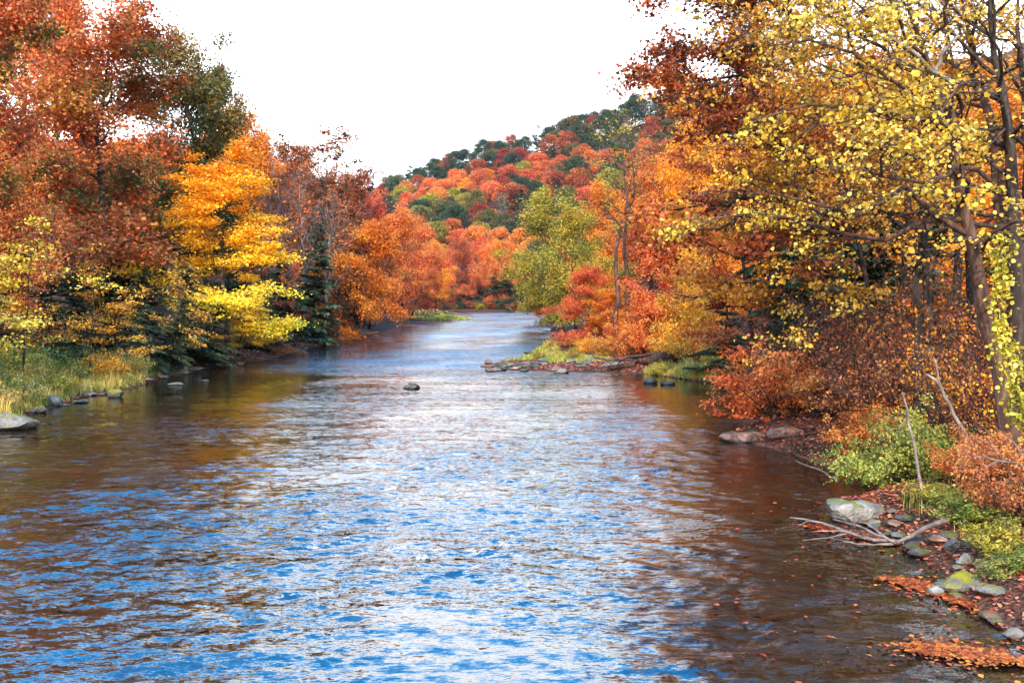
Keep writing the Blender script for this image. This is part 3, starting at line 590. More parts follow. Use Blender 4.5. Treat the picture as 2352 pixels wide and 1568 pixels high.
# shore row at the foot of the hill
for px, Y, top, rad, pr, c, lab in ((1065, 440, 545, 46, 'maple', 'red', 'deep red maple at the head of the river, left of centre of the bend'),
        (1118, 446, 560, 36, 'mapleb', 'redorange', 'red orange tree right behind the deep red maple at the bend'),
        (1140, 452, 552, 34, 'maple', 'amber', 'yellow orange tree at the river bend, right of the deep red maple'),
        (1185, 447, 556, 40, 'mapleb', 'orange', 'salmon orange tree at the river bend, rightmost on the far shore'),
        (1030, 448, 600, 36, 'mapleb', 'russet', 'russet tree on the far shore behind the yellow orange maple'),
        (1225, 450, 590, 36, 'maple', 'orange', 'orange tree on the far shore half hidden by the olive yellow tree')):
    fit('maple_tree', pr, c, px, Y, top, rad, lab)
for i, (px, Y, top, rad) in enumerate(((1135, 440, 630, 26), (1165, 440, 610, 26), (1205, 439, 625, 24), (1100, 441, 650, 24))):
    fit('hemlock_tree', 'hillcone', 'hemlock', px, Y, top, rad, ['dark evergreen under the yellow orange tree at the bend', 'taller dark evergreen between the orange trees at the bend', 'dark evergreen at the right end of the far shore', 'low dark evergreen beside the deep red maple at the bend'][i])
for i in range(9):
    px = 1030 + i * 24; fit('shrub', 'shrubwide', ['russet', 'green', 'darkred', 'olive'][i % 4], px, 436, 690 - (i % 3) * 5, 18, '%s shrub from the left along the far shore at the bend' % ORD[i], 'shrub', group='shrubs on the far shore')

# --- right bank, middle distance
fit('maple_tree', 'maple', 'olive', 1262, 132, 432, 105, 'olive yellow tree leaning over the right waterline beyond the point')
fit('maple_tree', 'mapleb', 'olive', 1215, 160, 560, 60, 'smaller olive tree just beyond the olive yellow one at the waterline')
fit('maple_tree', 'mapleb', 'olive', 1325, 118, 470, 75, 'yellow green tree right of the leaning olive yellow tree', )
fit('maple_tree', 'mapleb', 'russet', 1220, 200, 590, 50, 'russet tree low over the right waterline near the bend')
fit('maple_tree', 'weeping', 'redorange', 1345, 96, 612, 82, 'red orange bushy tree at the point of the right bank')
fit('maple_tree', 'mapleb', 'amber', 1400, 92, 660, 60, 'short orange tree at the foot of the two tall bare trunks')
fit('ash_tree', 'tallthin', 'olive', 1412, 86, 262, 80, 'left one of the two tall thin trunks with nearly bare tops', bark='barkmid')
fit('ash_tree', 'tallthin', 'olive', 1440, 90, 255, 80, 'right one of the two tall thin trunks with nearly bare tops', rz=2.2, bark='barkmid')
fit('maple_tree', 'mapleb', 'olive', 1440, 100, 610, 50, 'yellow green tree low between the two tall thin trunks')
fit('maple_tree', 'maple', 'amber', 1385, 150, 420, 75, 'amber tree behind the left tall thin trunk')
fit('maple_tree', 'maple', 'orange', 1500, 140, 360, 100, 'orange maple behind the right tall thin trunk')
fit('maple_tree', 'mapleb', 'redorange', 1470, 175, 385, 80, 'red orange maple high behind the two tall thin trunks')
fit('maple_tree', 'maple', 'amber', 1580, 105, 330, 100, 'amber orange maple left of the great overhanging oak')
fit('maple_tree', 'mapleb', 'orange', 1620, 84, 430, 110, 'orange maple above the dark hemlock on the right bank')
fit('maple_tree', 'mapleb', 'redorange', 1530, 80, 540, 85, 'red orange maple behind the yellow shrubs of the point')
fit('maple_tree', 'maple', 'orange', 1700, 100, 200, 130, 'orange maple seen through the overhanging yellow branches')
fit('maple_tree', 'mapleb', 'gold', 1590, 74, 560, 70, 'golden maple just above the grassy clump on the right shore')
fit('shrub', 'shrubwide', 'orange', 1490, 79, 700, 70, 'orange shrub behind the driftwood log', 'shrub')
fit('shrub', 'shrubwide', 'orange', 1430, 82, 715, 62, 'orange shrub left of and behind the driftwood log', 'shrub')
fit('shrub', 'shrub', 'gold', 1395, 80, 756, 42, 'small golden shrub at the point of the right bank', 'shrub')
fit('shrub', 'shrub', 'gold', 1590, 72, 728, 50, 'golden shrub beside the dark hemlock', 'shrub')
fit('shrub', 'shrub', 'gold', 1530, 74, 752, 50, 'golden shrub right behind the driftwood log', 'shrub')
fit('shrub', 'shrub', 'redorange', 1310, 88, 745, 45, 'low red orange shrub at the grassy point', 'shrub')
for i, (px, Y, top, rad, pr, c, lab) in enumerate(((1560, 76, 735, 55, 'shrubwide', 'amber', 'amber shrub over the thick end of the driftwood log'), (1630, 70, 720, 55, 'shrubwide', 'orange', 'orange shrub between the driftwood and the dark hemlock'),
        (1470, 84, 735, 50, 'shrub', 'gold', 'golden shrub behind the thin end of the driftwood log'), (1350, 84, 765, 35, 'shrub', 'amber', 'small amber shrub on the grass of the point'), (1520, 90, 650, 70, 'shrubwide', 'redorange', 'tall red orange shrub behind the golden ones of the point'),
        (1600, 82, 640, 75, 'shrubwide', 'orange', 'tall orange shrub left of the dark hemlock'), (1400, 94, 700, 60, 'shrubwide', 'orange', 'orange shrub at the foot of the tall thin trunks'), (1660, 66, 770, 50, 'shrub', 'olive', 'olive shrub in front of the dark hemlock'))):
    fit('shrub', pr, c, px, Y, top, rad, lab, 'shrub')
fit('hemlock_tree', 'hemlockb', 'hemlock', 1672, 60, 640, 78, 'dark hemlock with low boughs above the cove on the right bank')
fit('hemlock_tree', 'hemlockb', 'hemlock', 1770, 50, 470, 110, 'tall dark hemlock in shade behind the overhanging yellow branches')
fit('hemlock_tree', 'hemlock', 'hemlock', 1850, 46, 380, 130, 'dark hemlock in the middle of the right bank woods')
fit('hemlock_tree', 'hemlock', 'hemlock', 2010, 48, 300, 130, 'shaded hemlock behind the yellow birch trunks')

for i, (px, Y, top, rad, pr, c, lab) in enumerate((
        (2100, 62, 250, 170, 'maple', 'russet', 'russet maple deep in the right woods behind the thin dark stem'), (2290, 66, 200, 170, 'maple', 'orange', 'orange maple deep in the woods at the right edge'),
        (2230, 52, 420, 150, 'mapleb', 'amber', 'amber tree in the woods between the dark trunks at the right'), (1960, 68, 200, 170, 'mapleb', 'amber', 'amber maple deep behind the shaded hemlocks'),
        (2380, 50, 380, 150, 'mapleb', 'russet', 'russet tree behind the thick trunk at the right edge'))):
    fit('maple_tree', pr, c, px, Y, top, rad, lab)
for i, (px, Y, top, rad, lab) in enumerate(((2150, 44, 470, 120, 'dark hemlock behind the brown trunk that leans left'), (2280, 42, 520, 120, 'dark hemlock behind the straight trunk near the right edge'), (2370, 38, 560, 120, 'dark hemlock at the right edge behind the vine'))):
    fit('hemlock_tree', 'hemlockb', 'hemlock', px, Y, top, rad, lab)
for i, (px, Y, top, rad, lab) in enumerate(((2050, 36, 560, 150, 'tall twiggy thicket below the thin dark stem'), (2160, 34, 540, 150, 'tall twiggy thicket around the brown trunks'), (2290, 33, 560, 150, 'tall twiggy thicket behind the leaning yellow tree'),
        (1930, 38, 600, 130, 'twiggy thicket in front of the middle hemlock'), (2400, 30, 600, 150, 'tall twiggy thicket at the right edge'))):
    fit('shrub', 'twigshrub', 'redbrown', px, Y, top, rad, lab, 'shrub', twig='twig', bark='bark')
fill = {}
for _ in range(900):
    Y = random.uniform(80, 420); x = float(xr(Y)) + random.uniform(5, 30 + .25 * Y)
    if x / Y > .56 or not far_enough(x, Y, 6.0 + Y * .013) or sum(len(v) for v in fill.values()) > 90: continue
    px = CX + x / Y * F0
    if px < 1200 or (1335 < px < 1520 and Y < 125): continue
    c = random.choice(['orange', 'amber', 'redorange', 'orange', 'oakmix', 'olive'] if px < 1700 else ['amber', 'gold', 'orange', 'olive', 'russet'])
    z = float(hgt(x, Y)); s = random.uniform(.75, 1.05)
    ltop = np.interp(px, [1200, 1290, 1400, 1500, 1650], [560, 520, 450, 400, 150]); Hm = Z(ltop, Y) - z
    if Hm < 6: continue
    pr = random.choice(['oakb', 'mapleb', 'maple']) if Y < 200 else random.choice(['hill0', 'hill1', 'hill2'])
    Hn = PT[pr]['H']; Hh = min(Hn * s, Hm)
    o = plant('woodland_tree', pr, c, (x, Y, z), random.uniform(0, 6.28), (s * .85, s * .85, Hh / Hn), '', group='trees on the slope of the right bank')
    b = 0 if Y < 150 else (1 if Y < 250 else 2); fill.setdefault((c, b), []).append(o)
for (c, b), v in fill.items():
    ordinals(v, '{} %s tree from the left %s' % (CN[c], ['in the nearer woods of the right bank', 'half way along the wooded right slope', 'far along the right slope near the bend'][b]))

# --- right bank, close by
def ptree(label, name, pts, Y, r0, mat, bark='bark', twig='twig', cat='tree', single_leaves=0, leafscale=1.0, **kw):
    """a tree whose stem follows photo points (column, row, distance)"""
    P3 = [(X(a, y_), y_, Z(b, y_)) for a, b, y_ in pts]; bx, by, _ = P3[0]; bz = float(hgt(bx, by))
    tr = [(a - bx, b - by, c - bz) for a, b, c in P3]; tr[0] = (0, 0, -.5)
    g_ = gen_tree(r0=r0, trunk=tr, lk=.03 if Y > 37 else .013, **kw)
    t = plant(name, g_, mat, (bx, by, bz), 0, (1, 1, 1), label, cat, bark, twig)
    return t, g_
def hexleaf(kind=0):
    return mesh('leaf', [(-.5, 0, 0), (-.2, .33, .06), (.2, .28, .06), (.56, 0, 0), (.2, -.28, .06), (-.2, -.33, .06)], np.array([[0, 1, 2, 3, 4, 5]]), {'tint': [kind]})
LEAVES = [hexleaf(v) for v in (.15, .4, .6, .8, .98)]
def add_leaves(t, P, mat, n_, size, seed, near=True):
    r = random.Random(seed); ps = P['leaf_pos']
    wx = ps + np.array(t.location); vis = np.where((np.abs(wx[:, 0] / wx[:, 1]) < .52) & (wx[:, 2] < CAMH + wx[:, 1] * .31) & (wx[:, 2] > .2))[0]
    d = wx[vis, 1]; idx = vis[np.argsort(d + np.random.default_rng(seed).random(len(d)) * 1.5)[:n_]]
    for i in idx:
        o = obj('leaf', LEAVES[r.randrange(5)], M[mat], t); o.location = ps[i] + np.array([r.gauss(0, .03), -.05, r.gauss(0, .03)])
        o.rotation_euler = (r.gauss(.3, .7), r.gauss(0, .6), r.uniform(0, 6.28)); s = size * r.uniform(.75, 1.25); o.scale = (s, s, s)

# great oak overhanging from behind, orange brown leaves against the sky
t1, g1 = ptree('great orange brown oak reaching out against the sky from the right bank', 'oak_tree',
      [(1900, 860, 38), (1875, 600, 38), (1840, 300, 37), (1810, 50, 36), (1780, -220, 36)], 38, .32, 'russet',
      seed=41, H=16, R=6.2, base=.28, nl=26, el=(-5, 50), env='wide', ns=7, nt=4, nleaf=30000, size=.19, spread=.30, flat=.5, az=(185, 90), kind='lobed', lift=-.04, bare=.25, twig_r=.012)
t1b, g1b = ptree('amber leaved oak standing just behind the great overhanging oak', 'oak_tree',
      [(1800, 860, 50), (1800, 500, 50), (1790, 200, 50), (1770, -80, 50)], 50, .3, 'amber',
      seed=42, H=18, R=6.5, base=.15, nl=24, el=(-5, 55), env='wide', ns=7, nt=3, nleaf=22000, size=.19, spread=.35, flat=.5, kind='rhomb', lift=0, bare=.3, twig_r=.014)
t1c, g1c = ptree('orange red oak low behind the overhanging yellow branches', 'oak_tree',
      [(1740, 860, 56), (1720, 700, 56), (1690, 500, 56), (1670, 380, 56)], 56, .2, 'orange',
      seed=43, H=12, R=5.0, base=.12, nl=20, el=(-10, 50), env='wide', ns=6, nt=3, nleaf=17000, size=.18, spread=.32, flat=.45, lift=-.02, bare=.2, twig_r=.014)
# yellow birches / elms in front
t2, g2 = ptree('leaning yellow leaved tree with a forked trunk and long limbs over the water', 'birch_tree',
      [(2350, 1080, 24), (2285, 800, 24), (2250, 640, 24), (2200, 400, 23.5), (2150, 210, 23), (2085, 60, 22.5), (2040, -160, 22)], 24, .26, 'yellow', 'barkmid',
      seed=51, H=13, R=5.0, base=.36, nl=20, el=(5, 40), env='none', ns=8, nt=4, nleaf=9500, size=.088, spread=.15, flat=.5, az=(195, 75), kind='hex', asp=.85, lift=-.07, bare=.3, twig_r=.010, wob=.14)
t3, g3 = ptree('yellow leaved tree with a thin dark stem inside the right bank woods', 'birch_tree',
      [(2120, 1000, 30), (2110, 700, 30), (2068, 430, 29.5), (2000, 250, 29), (1930, 60, 28.5), (1900, -120, 28)], 30, .17, 'gold', 'bark',
      seed=52, H=13, R=4.2, base=.25, nl=20, el=(5, 40), env='none', ns=8, nt=4, nleaf=7500, size=.098, spread=.18, flat=.4, az=(200, 80), kind='hex', asp=.85, lift=-.12, bare=.35, twig_r=.010, wob=.14)
t4, g4 = ptree('tall straight dark trunk second from the right edge, golden leaves above', 'birch_tree',
      [(2345, 1000, 27), (2335, 700, 27), (2318, 400, 27), (2280, 150, 27), (2262, -150, 27)], 27, .32, 'gold', 'bark',
      seed=53, H=15, R=4.6, base=.35, nl=20, el=(10, 55), env='none', ns=7, nt=4, nleaf=3600, size=.095, spread=.25, flat=.4, az=(200, 120), kind='hex', asp=.85, lift=-.1, bare=.35, twig_r=.007)
t5, g5 = ptree('bare dark trunk rising right beside the leaning yellow tree', 'birch_tree',
      [(2352, 1000, 31), (2300, 500, 31), (2262, 260, 31), (2215, 110, 31), (2180, -100, 31)], 31, .28, 'yellow', 'barkmid',
      seed=54, H=15, R=4.6, base=.4, nl=16, el=(10, 50), env='none', ns=7, nt=4, nleaf=2600, size=.095, spread=.25, flat=.4, az=(190, 120), kind='hex', asp=.85, lift=-.1, bare=.35, twig_r=.008)
t6, g6 = ptree('mid sized yellow leaved tree with grey arching twigs in front of the hemlocks', 'birch_tree',
      [(2000, 960, 35), (1990, 700, 35), (1960, 480, 34.5), (1890, 300, 34), (1830, 130, 33.5)], 35, .12, 'gold', 'bark',
      seed=55, H=12, R=4.6, base=.22, nl=22, el=(0, 45), env='none', ns=7, nt=4, nleaf=7500, size=.105, spread=.2, flat=.4, az=(190, 90), kind='hex', asp=.85, lift=-.08, bare=.4, twig_r=.009)
for i, (px, pb, Y, r0, lean, lab) in enumerate(((2150, 900, 33, .13, -80, 'brown trunk leaning left behind the dead snag'), (2200, 900, 36, .15, -30, 'straight brown trunk between the thin stem and the leaning tree'),
        (2240, 900, 34, .11, -55, 'narrow brown trunk close behind the leaning yellow tree'), (1930, 900, 40, .10, -10, 'slim dark trunk in the shade of the hemlocks'), (2070, 900, 38, .12, 20, 'dark trunk in the middle of the right bank woods'),
        (2385, 900, 29, .2, -40, 'thick shaded trunk at the right edge of the photo'))):
    ptree(lab, 'birch_tree', [(px, pb, Y), (px + lean * .4, 550, Y), (px + lean, 250, Y), (px + lean * 1.6, -60, Y)], Y, r0 * 1.5, 'gold', 'bark', seed=60 + i, H=14, R=3.6, base=.35, nl=12, el=(20, 60), env='none', ns=6, nt=4,
          nleaf=2600, size=.105, spread=.3, flat=.4, kind='hex', asp=.85, lift=.02, bare=.4, twig_r=.008)
add_leaves(t2, g2, 'yellow', 300, .10, 1)

# red orange shrubs overhanging the cove, and the twiggy undergrowth
for i, (px, Y, top, rad, pr, c, lab) in enumerate((
        (1800, 37, 770, 160, 'shrubwide', 'coral', 'wide red orange shrub hanging over the cove'),
        (1720, 38, 825, 105, 'shrubwide', 'coral', 'red orange shrub at the tip of the overhanging thicket'),
        (1890, 35, 800, 130, 'shrubwide', 'redbrown', 'brick red shrub right of the wide overhanging one'),
        (1990, 33, 700, 150, 'twigshrub', 'redbrown', 'tall twiggy shrub with brown red leaves above the pale green bush'),
        (1860, 39, 690, 150, 'twigshrub', 'russet', 'twiggy brown red shrub in front of the dark hemlocks'),
        (2100, 31, 680, 160, 'twigshrub', 'redbrown', 'bare twiggy shrub under the leaning yellow tree'),
        (2200, 28, 700, 150, 'twigshrub', 'amber', 'twiggy shrub around the foot of the leaning yellow tree'),
        (2330, 27, 720, 150, 'twigshrub', 'redbrown', 'twiggy shrub cut by the right edge of the photo'),
        (1960, 29.5, 925, 75, 'shrub', 'orange', 'small orange shrub just above the pale green bush'),
        (2040, 29, 905, 90, 'shrub', 'russet', 'brown orange shrub behind the pale green bush'),
        (2320, 21.5, 960, 120, 'shrub', 'redbrown', 'orange leaved shrub under the yellow vine'),
        (2350, 19, 980, 140, 'shrub', 'redbrown', 'brown orange shrub low at the right edge'),
        (2235, 23, 1010, 100, 'shrub', 'orange', 'orange shrub right of the pale green bush'))):
    fit('shrub', pr, c, px, Y, top, rad, lab, 'shrub', twig='redtwig', bark='bark')
fit('bush', 'shrubwide', 'bushgreen', 2020, 25.3, 955, 135, 'pale yellow green bush leaning out above the big boulder', 'bush')
fit('bush', 'shrub', 'bushgreen', 2110, 25, 915, 115, 'taller yellow green bush behind the bare leaning stem', 'bush')
fit('bush', 'shrub', 'bushgreen', 1950, 26.5, 1050, 60, 'small yellow green bush at the water beside the big boulder', 'bush')
for i, (px, Y, top, rad, c, lab) in enumerate(((2160, 21.5, 1110, 80, 'olive', 'low olive weeds on the bank above the fallen branch'), (2240, 19.5, 1130, 90, 'bushgreen', 'yellow green weeds above the shore stones'),
        (2310, 17.5, 1180, 90, 'olive', 'olive weeds at the right edge above the shore stones'), (2340, 16.5, 1270, 80, 'bushgreen', 'lowest green weeds at the right edge by the stones'), (2200, 24, 1080, 90, 'olive', 'olive weeds under the orange shrub'))):
    fit('weeds', 'weeds', c, px, Y, top, rad, lab, 'weeds')

# vine climbing the leaning trunk
def vine():
    r = np.random.default_rng(70); k = 24
    pts = np.array([(2290, 560), (2300, 640), (2290, 720), (2310, 800), (2335, 880), (2350, 960)]); tt = np.linspace(0, 5, k)
    c = np.stack([X(np.interp(tt, range(6), pts[:, 0]), 22), np.full(k, 22.) + r.normal(size=k) * .04, Z(np.interp(tt, range(6), pts[:, 1]), 22)], 1)
    o = thing('vine', 'yellow green vine climbing the trunk at the right edge', 'vine', tuple(c[-1]))
    c0 = c - c[-1]; obj('stem', mesh('stem', *tubes(c0[None], np.full((1, k), .02), 5), smooth=True), M['bark'], o)
    n_ = 1300; wk = r.random(k) ** 2 + .05; i = r.choice(k, n_, p=wk / wk.sum()); pos = c0[i] + r.normal(size=(n_, 3)) * [.15, .14, .2] * r.uniform(.4, 1.3, k)[i][:, None]
    tint = r.random(n_) * .6 + .4 * (np.abs(pos[:, 0]) > .2)
    V, F = leaves(r, pos, up=.3, out=.2, size=.09, kind='hex', asp=.9); obj('foliage', mesh('foliage', V, F, {'tint': tint.clip(0, 1)}), M['vine'], o)['kind'] = 'stuff'
    add_leaves(o, {'leaf_pos': pos}, 'vine', 120, .11, 5)
vine()

# ------------------------------------------------------------------ rocks
def rockmesh(seed, sub=3, cuts=9, flat=.6, rough=.06):
    import bmesh
    bm = bmesh.new(); bmesh.ops.create_icosphere(bm, subdivisions=sub, radius=1); r = np.random.default_rng(seed)
    V = np.array([v.co[:] for v in bm.verts]); 
    for i in range(cuts):
        d = nrm(r.normal(size=3)); c = r.uniform(.55, .82); s = V @ d; V -= np.outer(np.maximum(s - c, 0) * .92, d)
    V *= [1, 1, flat]; f = 3.0
    nz = sum(np.sin(V @ (r.normal(size=3) * f * (1 + i)) + r.uniform(0, 6)) / (1 + i) for i in range(4)); V *= (1 + rough * nz)[:, None]
    for v, c in zip(bm.verts, V): v.co = c
    me = bpy.data.meshes.new('rock'); bm.to_mesh(me); bm.free(); me.polygons.foreach_set('use_smooth', np.ones(len(me.polygons), bool)); 
    try: me.set_sharp_from_angle(angle=math.radians(32))
    except Exception: pass
    return me
RM = [rockmesh(100 + i, 3, 9 + i % 4, .55 + .1 * (i % 3)) for i in range(7)]
RMS = [rockmesh(120 + i, 2, 8, .5) for i in range(4)]
def rock(px, py, wpx, hpx, label, mat='rock', name='rock', rz=None, m=None, depth=.7, sink=.35, grp=None):
    """px,py: middle of its foot; wpx,hpx: width and height in the photo"""
    Y = YG(py); x = X(px, Y); W_ = wpx * Y / F0; Hh = max(hpx * Y / F0, .04)
    me = m if m is not None else RM[random.randrange(7)]
    o = obj(name, me, M[mat]); z0 = max(0, float(hgt(x, Y)))
    o.location = (x, Y, z0 + Hh * (.5 - sink * .5)); o.rotation_euler = (0, 0, rz if rz is not None else random.uniform(-.4, .4))
    o.scale = (W_ / 1.75, W_ * depth / 1.75, Hh * (1 + sink) / 1.1)
    tag(o, label, 'rock', grp); return o
rock(1965, 1196, 150, 60, 'big pale boulder with fallen leaves on top below the yellow green bush', 'rock', 'boulder', rz=-.15, m=rockmesh(201, 4, 12, .6, .04), depth=.8)
rock(1705, 1012, 120, 22, 'long flat pinkish rock slab pointing into the river on the right shore', 'rockred', rz=.1, m=RM[1])
rock(1800, 1024, 90, 24, 'pinkish rock behind the long flat slab', 'rockred')
rock(2216, 1368, 100, 32, 'flat moss covered rock in the leaf raft on the right shore', 'rockmoss', m=RM[2])
rock(2162, 1372, 42, 24, 'small white rock next to the flat mossy one', 'rock')
rock(2250, 1300, 60, 44, 'upright brown rock above the flat mossy one', 'rockdark')
rock(2228, 1325, 40, 22, 'pale wet rock between the mossy rock and the upright brown one', 'rock')
rock(2155, 1270, 44, 22, 'grey rock at the end of the fallen branch', 'rock')
rock(2110, 1262, 50, 18, 'low wet grey rock under the fallen branch', 'rockdark')
rock(2200, 1292, 44, 26, 'dark square rock left of the upright brown one', 'rockdark')
rock(2272, 1385, 36, 18, 'pale stone at the right end of the leaf raft', 'rock')
rock(2345, 1478, 50, 18, 'white rock at the right edge near the bottom of the photo', 'rock')
rock(20, 985, 110, 38, 'pale grey boulder cut by the left edge of the photo', 'rock', 'boulder', m=rockmesh(202, 4, 11, .6, .04))
rock(86, 948, 32, 18, 'small round yellow mossy rock near the left edge', 'rockmoss', m=RM[3])
rock(120, 932, 44, 24, 'white rock at the foot of the left weeds', 'rock')
rock(265, 912, 38, 22, 'yellow moss topped rock standing in the water off the left bank', 'rockmoss', m=RM[4])
rock(185, 925, 40, 10, 'flat brown stone between the white rock and the moss topped one', 'rockdark')
rock(330, 880, 44, 11, 'pink flat rock at the end of the left weeds', 'rockred')
rock(372, 868, 40, 9, 'second pink flat rock on the left shore, half awash', 'rockred')
rock(415, 856, 46, 11, 'pale flat rock beyond the pink ones on the left shore', 'rock')
rock(455, 850, 24, 8, 'small white stone at the far end of the left shore rocks', 'rock')
rock(405, 884, 40, 5, 'stone barely above water off the left shore', 'rock')
rock(470, 876, 22, 5, 'tiny stone in the water off the left shore', 'rockdark')
rock(945, 893, 38, 12, 'lone dark rock in the middle of the river', 'rockdark', m=RM[5])
rock(1214, 812, 20, 8, 'lone dark rock beyond the gravel bar', 'rockdark')
rock(1492, 880, 34, 12, 'dark mossy rock in the water off the grassy clump', 'rockdark')
rock(1532, 883, 36, 8, 'flat dark rock right of the dark mossy one in the cove', 'rockdark')
rock(1290, 857, 34, 10, 'pale stone at the water edge of the gravel bar', 'rock')
st = []
for i in range(46):
    px = random.uniform(1112, 1320) if i < 34 else random.uniform(1320, 1480); py = random.uniform(834, 853)
    st.append(rock(px, py, random.uniform(14, 38), random.uniform(5, 11), '', random.choice(['rockdark', 'rockdark', 'rockred', 'rock']), 'stone', m=RMS[i % 4], grp='flat stones of the gravel bar'))
for i in range(0): pass
st.sort(key=lambda o: o.location.x / o.location.y)
a_ = [o for o in st if o.location.y > 71.5]; b_ = [o for o in st if o.location.y <= 71.5]
ordinals(a_, '{} stone from the left on the far side of the gravel bar'); ordinals(b_, '{} stone from the left on the near side of the gravel bar')
for o in st:
    if any(k in o['label'] for k in ('thirtieth',)): pass
sr = []
for i in range(26):
    Y = random.uniform(14.2, 22.5); x = float(xr(Y)) + random.uniform(-.25, .75); px = CX + x / Y * F0; py = HZ + (CAMH - max(0, float(hgt(x, Y)))) / Y * F0
    w_ = random.uniform(.15, .45); o = obj('stone', RMS[i % 4], M[random.choice(['rock', 'rockdark', 'rock', 'rockred'])]); o.location = (x, Y, max(0, float(hgt(x, Y))) + .05)
    o.scale = (w_ / 1.6, w_ / 2, w_ / 2.6); o.rotation_euler = (0, 0, random.uniform(0, 6)); tag(o, '', 'rock', 'shore stones of the right bank'); sr.append(o)
ordinals(sr, '{} small stone from the left along the near right shore')
sr = []
for i in range(24):
    Y = random.uniform(60, 150) if i > 8 else random.uniform(42, 60); x = float(xl(Y)) + random.uniform(-.5, .5); w_ = random.uniform(.3, .9)
    o = obj('stone', RMS[i % 4], M[random.choice(['rock', 'rockdark', 'rockred'])]); o.location = (x, Y, max(0, float(hgt(x, Y))) + .02); o.scale = (w_ / 1.6, w_ / 2, w_ / 3.5); o.rotation_euler = (0, 0, random.uniform(0, 6))
    tag(o, '', 'rock', 'shore stones of the left bank'); sr.append(o)
ordinals(sr, '{} stone from the left along the left shore')

# ------------------------------------------------------------------ dead wood
def wood(name, label, cat, parts, mat='deadwood', sides=6):
    """parts: list of (part_name, [(px,py,Y,...)], r0, r1); the first gives the origin"""
    parts = [(nm, [(p_[0], p_[1], YG(p_[1], p_[2]) if p_[2] < 2 else p_[2]) for p_ in pts], a_, b_) for nm, pts, a_, b_ in parts]
    a = parts[0][1][0]; o0 = np.array([X(a[0], a[2]), a[2], Z(a[1], a[2])]); t = thing(name, label, cat, tuple(o0))
    for nm, pts, r0, r1 in parts:
        q = np.array([(X(p[0], p[2]), p[2], Z(p[1], p[2])) for p in pts]); k = 12; tt = np.linspace(0, len(q) - 1, k)
        c = np.stack([np.interp(tt, range(len(q)), q[:, i]) for i in range(3)], 1) - o0; c[1:-1] += rng.normal(size=(k - 2, 3)) * r0 * .35
        obj(nm, mesh(nm, *tubes(c[None], np.linspace(r0, r1, k)[None], sides), smooth=True), M[mat], t)
    return t
wood('dead_sapling', 'thin dead stem bent down in front of the yellow green bush', 'dead tree', [
    ('trunk', [(2178, 1196, 21.5), (2128, 1140, 21.8), (2105, 1030, 22), (2085, 930, 22.2), (2075, 900, 22.2)], .045, .02),
    ('limb', [(2092, 950, 22.2), (2060, 1000, 22)], .012, .004)])
wood('fallen_branch', 'forked bleached branch lying in the water below the big boulder', 'branch', [
    ('stem', [(2180, 1198, .75), (2130, 1218, .5), (2065, 1250, .12), (2000, 1242, .12), (1900, 1205, .12), (1820, 1192, .10)], .06, .018),
    ('twig', [(2065, 1250, .15), (1990, 1215, .3), (1920, 1196, .3)], .035, .012), ('twig', [(2060, 1254, .1), (1980, 1255, .1), (1915, 1240, .08)], .03, .01),
    ('twig', [(2000, 1242, .12), (1940, 1222, .14), (1870, 1225, .07)], .022, .008), ('twig', [(1900, 1205, .14), (1860, 1200, .1), (1840, 1212, .05)], .016, .008),
    ('twig', [(2040, 1235, .2), (2000, 1205, .35), (1960, 1200, .3)], .025, .008), ('twig', [(1950, 1230, .1), (1900, 1240, .06), (1850, 1245, .05)], .018, .008)])
wood('fallen_branch', 'thin bare branch over the shore stones at the right', 'branch', [
    ('stem', [(2180, 1200, 21), (2235, 1260, 19), (2265, 1268, 18.6), (2310, 1255, 18.6), (2340, 1290, 17.5)], .022, .01),
    ('twig', [(2265, 1268, 18.6), (2300, 1240, 19)], .012, .004)])
wood('driftwood_log', 'grey driftwood log with bare branches lying on the gravel bar', 'log', [
    ('trunk', [(1560, 815, .85), (1500, 825, .7), (1440, 838, .45), (1400, 846, .3)], .36, .12),
    ('limb', [(1530, 812, .95), (1450, 820, 1.0), (1400, 828, .85), (1365, 818, 1.1), (1345, 806, 1.3)], .15, .05),
    ('limb', [(1460, 832, .5), (1400, 842, .4), (1350, 848, .35)], .10, .03),
    ('limb', [(1430, 824, .8), (1418, 838, .6), (1400, 846, .3)], .07, .02), ('limb', [(1420, 822, .9), (1408, 808, 1.2)], .05, .02)], 'barkmid')
wood('driftwood_log', 'bleached log lying at the tip of the left spit', 'log', [
    ('trunk', [(1000, 712, 250), (1030, 717, 246), (1062, 722, 243)], .28, .1), ('limb', [(1020, 715, 247), (1045, 711, 246)], .12, .05)])
wood('dead_branch', 'bleached broken snag leaning in front of the dark trunks', 'branch', [
    ('stem', [(2270, 1075, 23.5), (2200, 960, 23.5), (2160, 880, 23.4), (2130, 860, 23.4)], .05, .03), ('limb', [(2165, 888, 23.4), (2150, 830, 23.4), (2135, 800, 23.5)], .025, .008)])
wood('dead_branch', 'white barked dead limb forked high in the leaning yellow tree', 'branch', [
    ('stem', [(2170, 190, 22.6), (2135, 170, 22.4), (2080, 120, 22.2), (2000, 75, 22), (1930, 60, 21.8)], .06, .015), ('limb', [(2138, 168, 22.4), (2160, 120, 22.3), (2190, 90, 22.2)], .05, .03),
    ('twig', [(2080, 120, 22.2), (2040, 140, 22.1), (1990, 150, 22)], .014, .005)], 'barkpale')
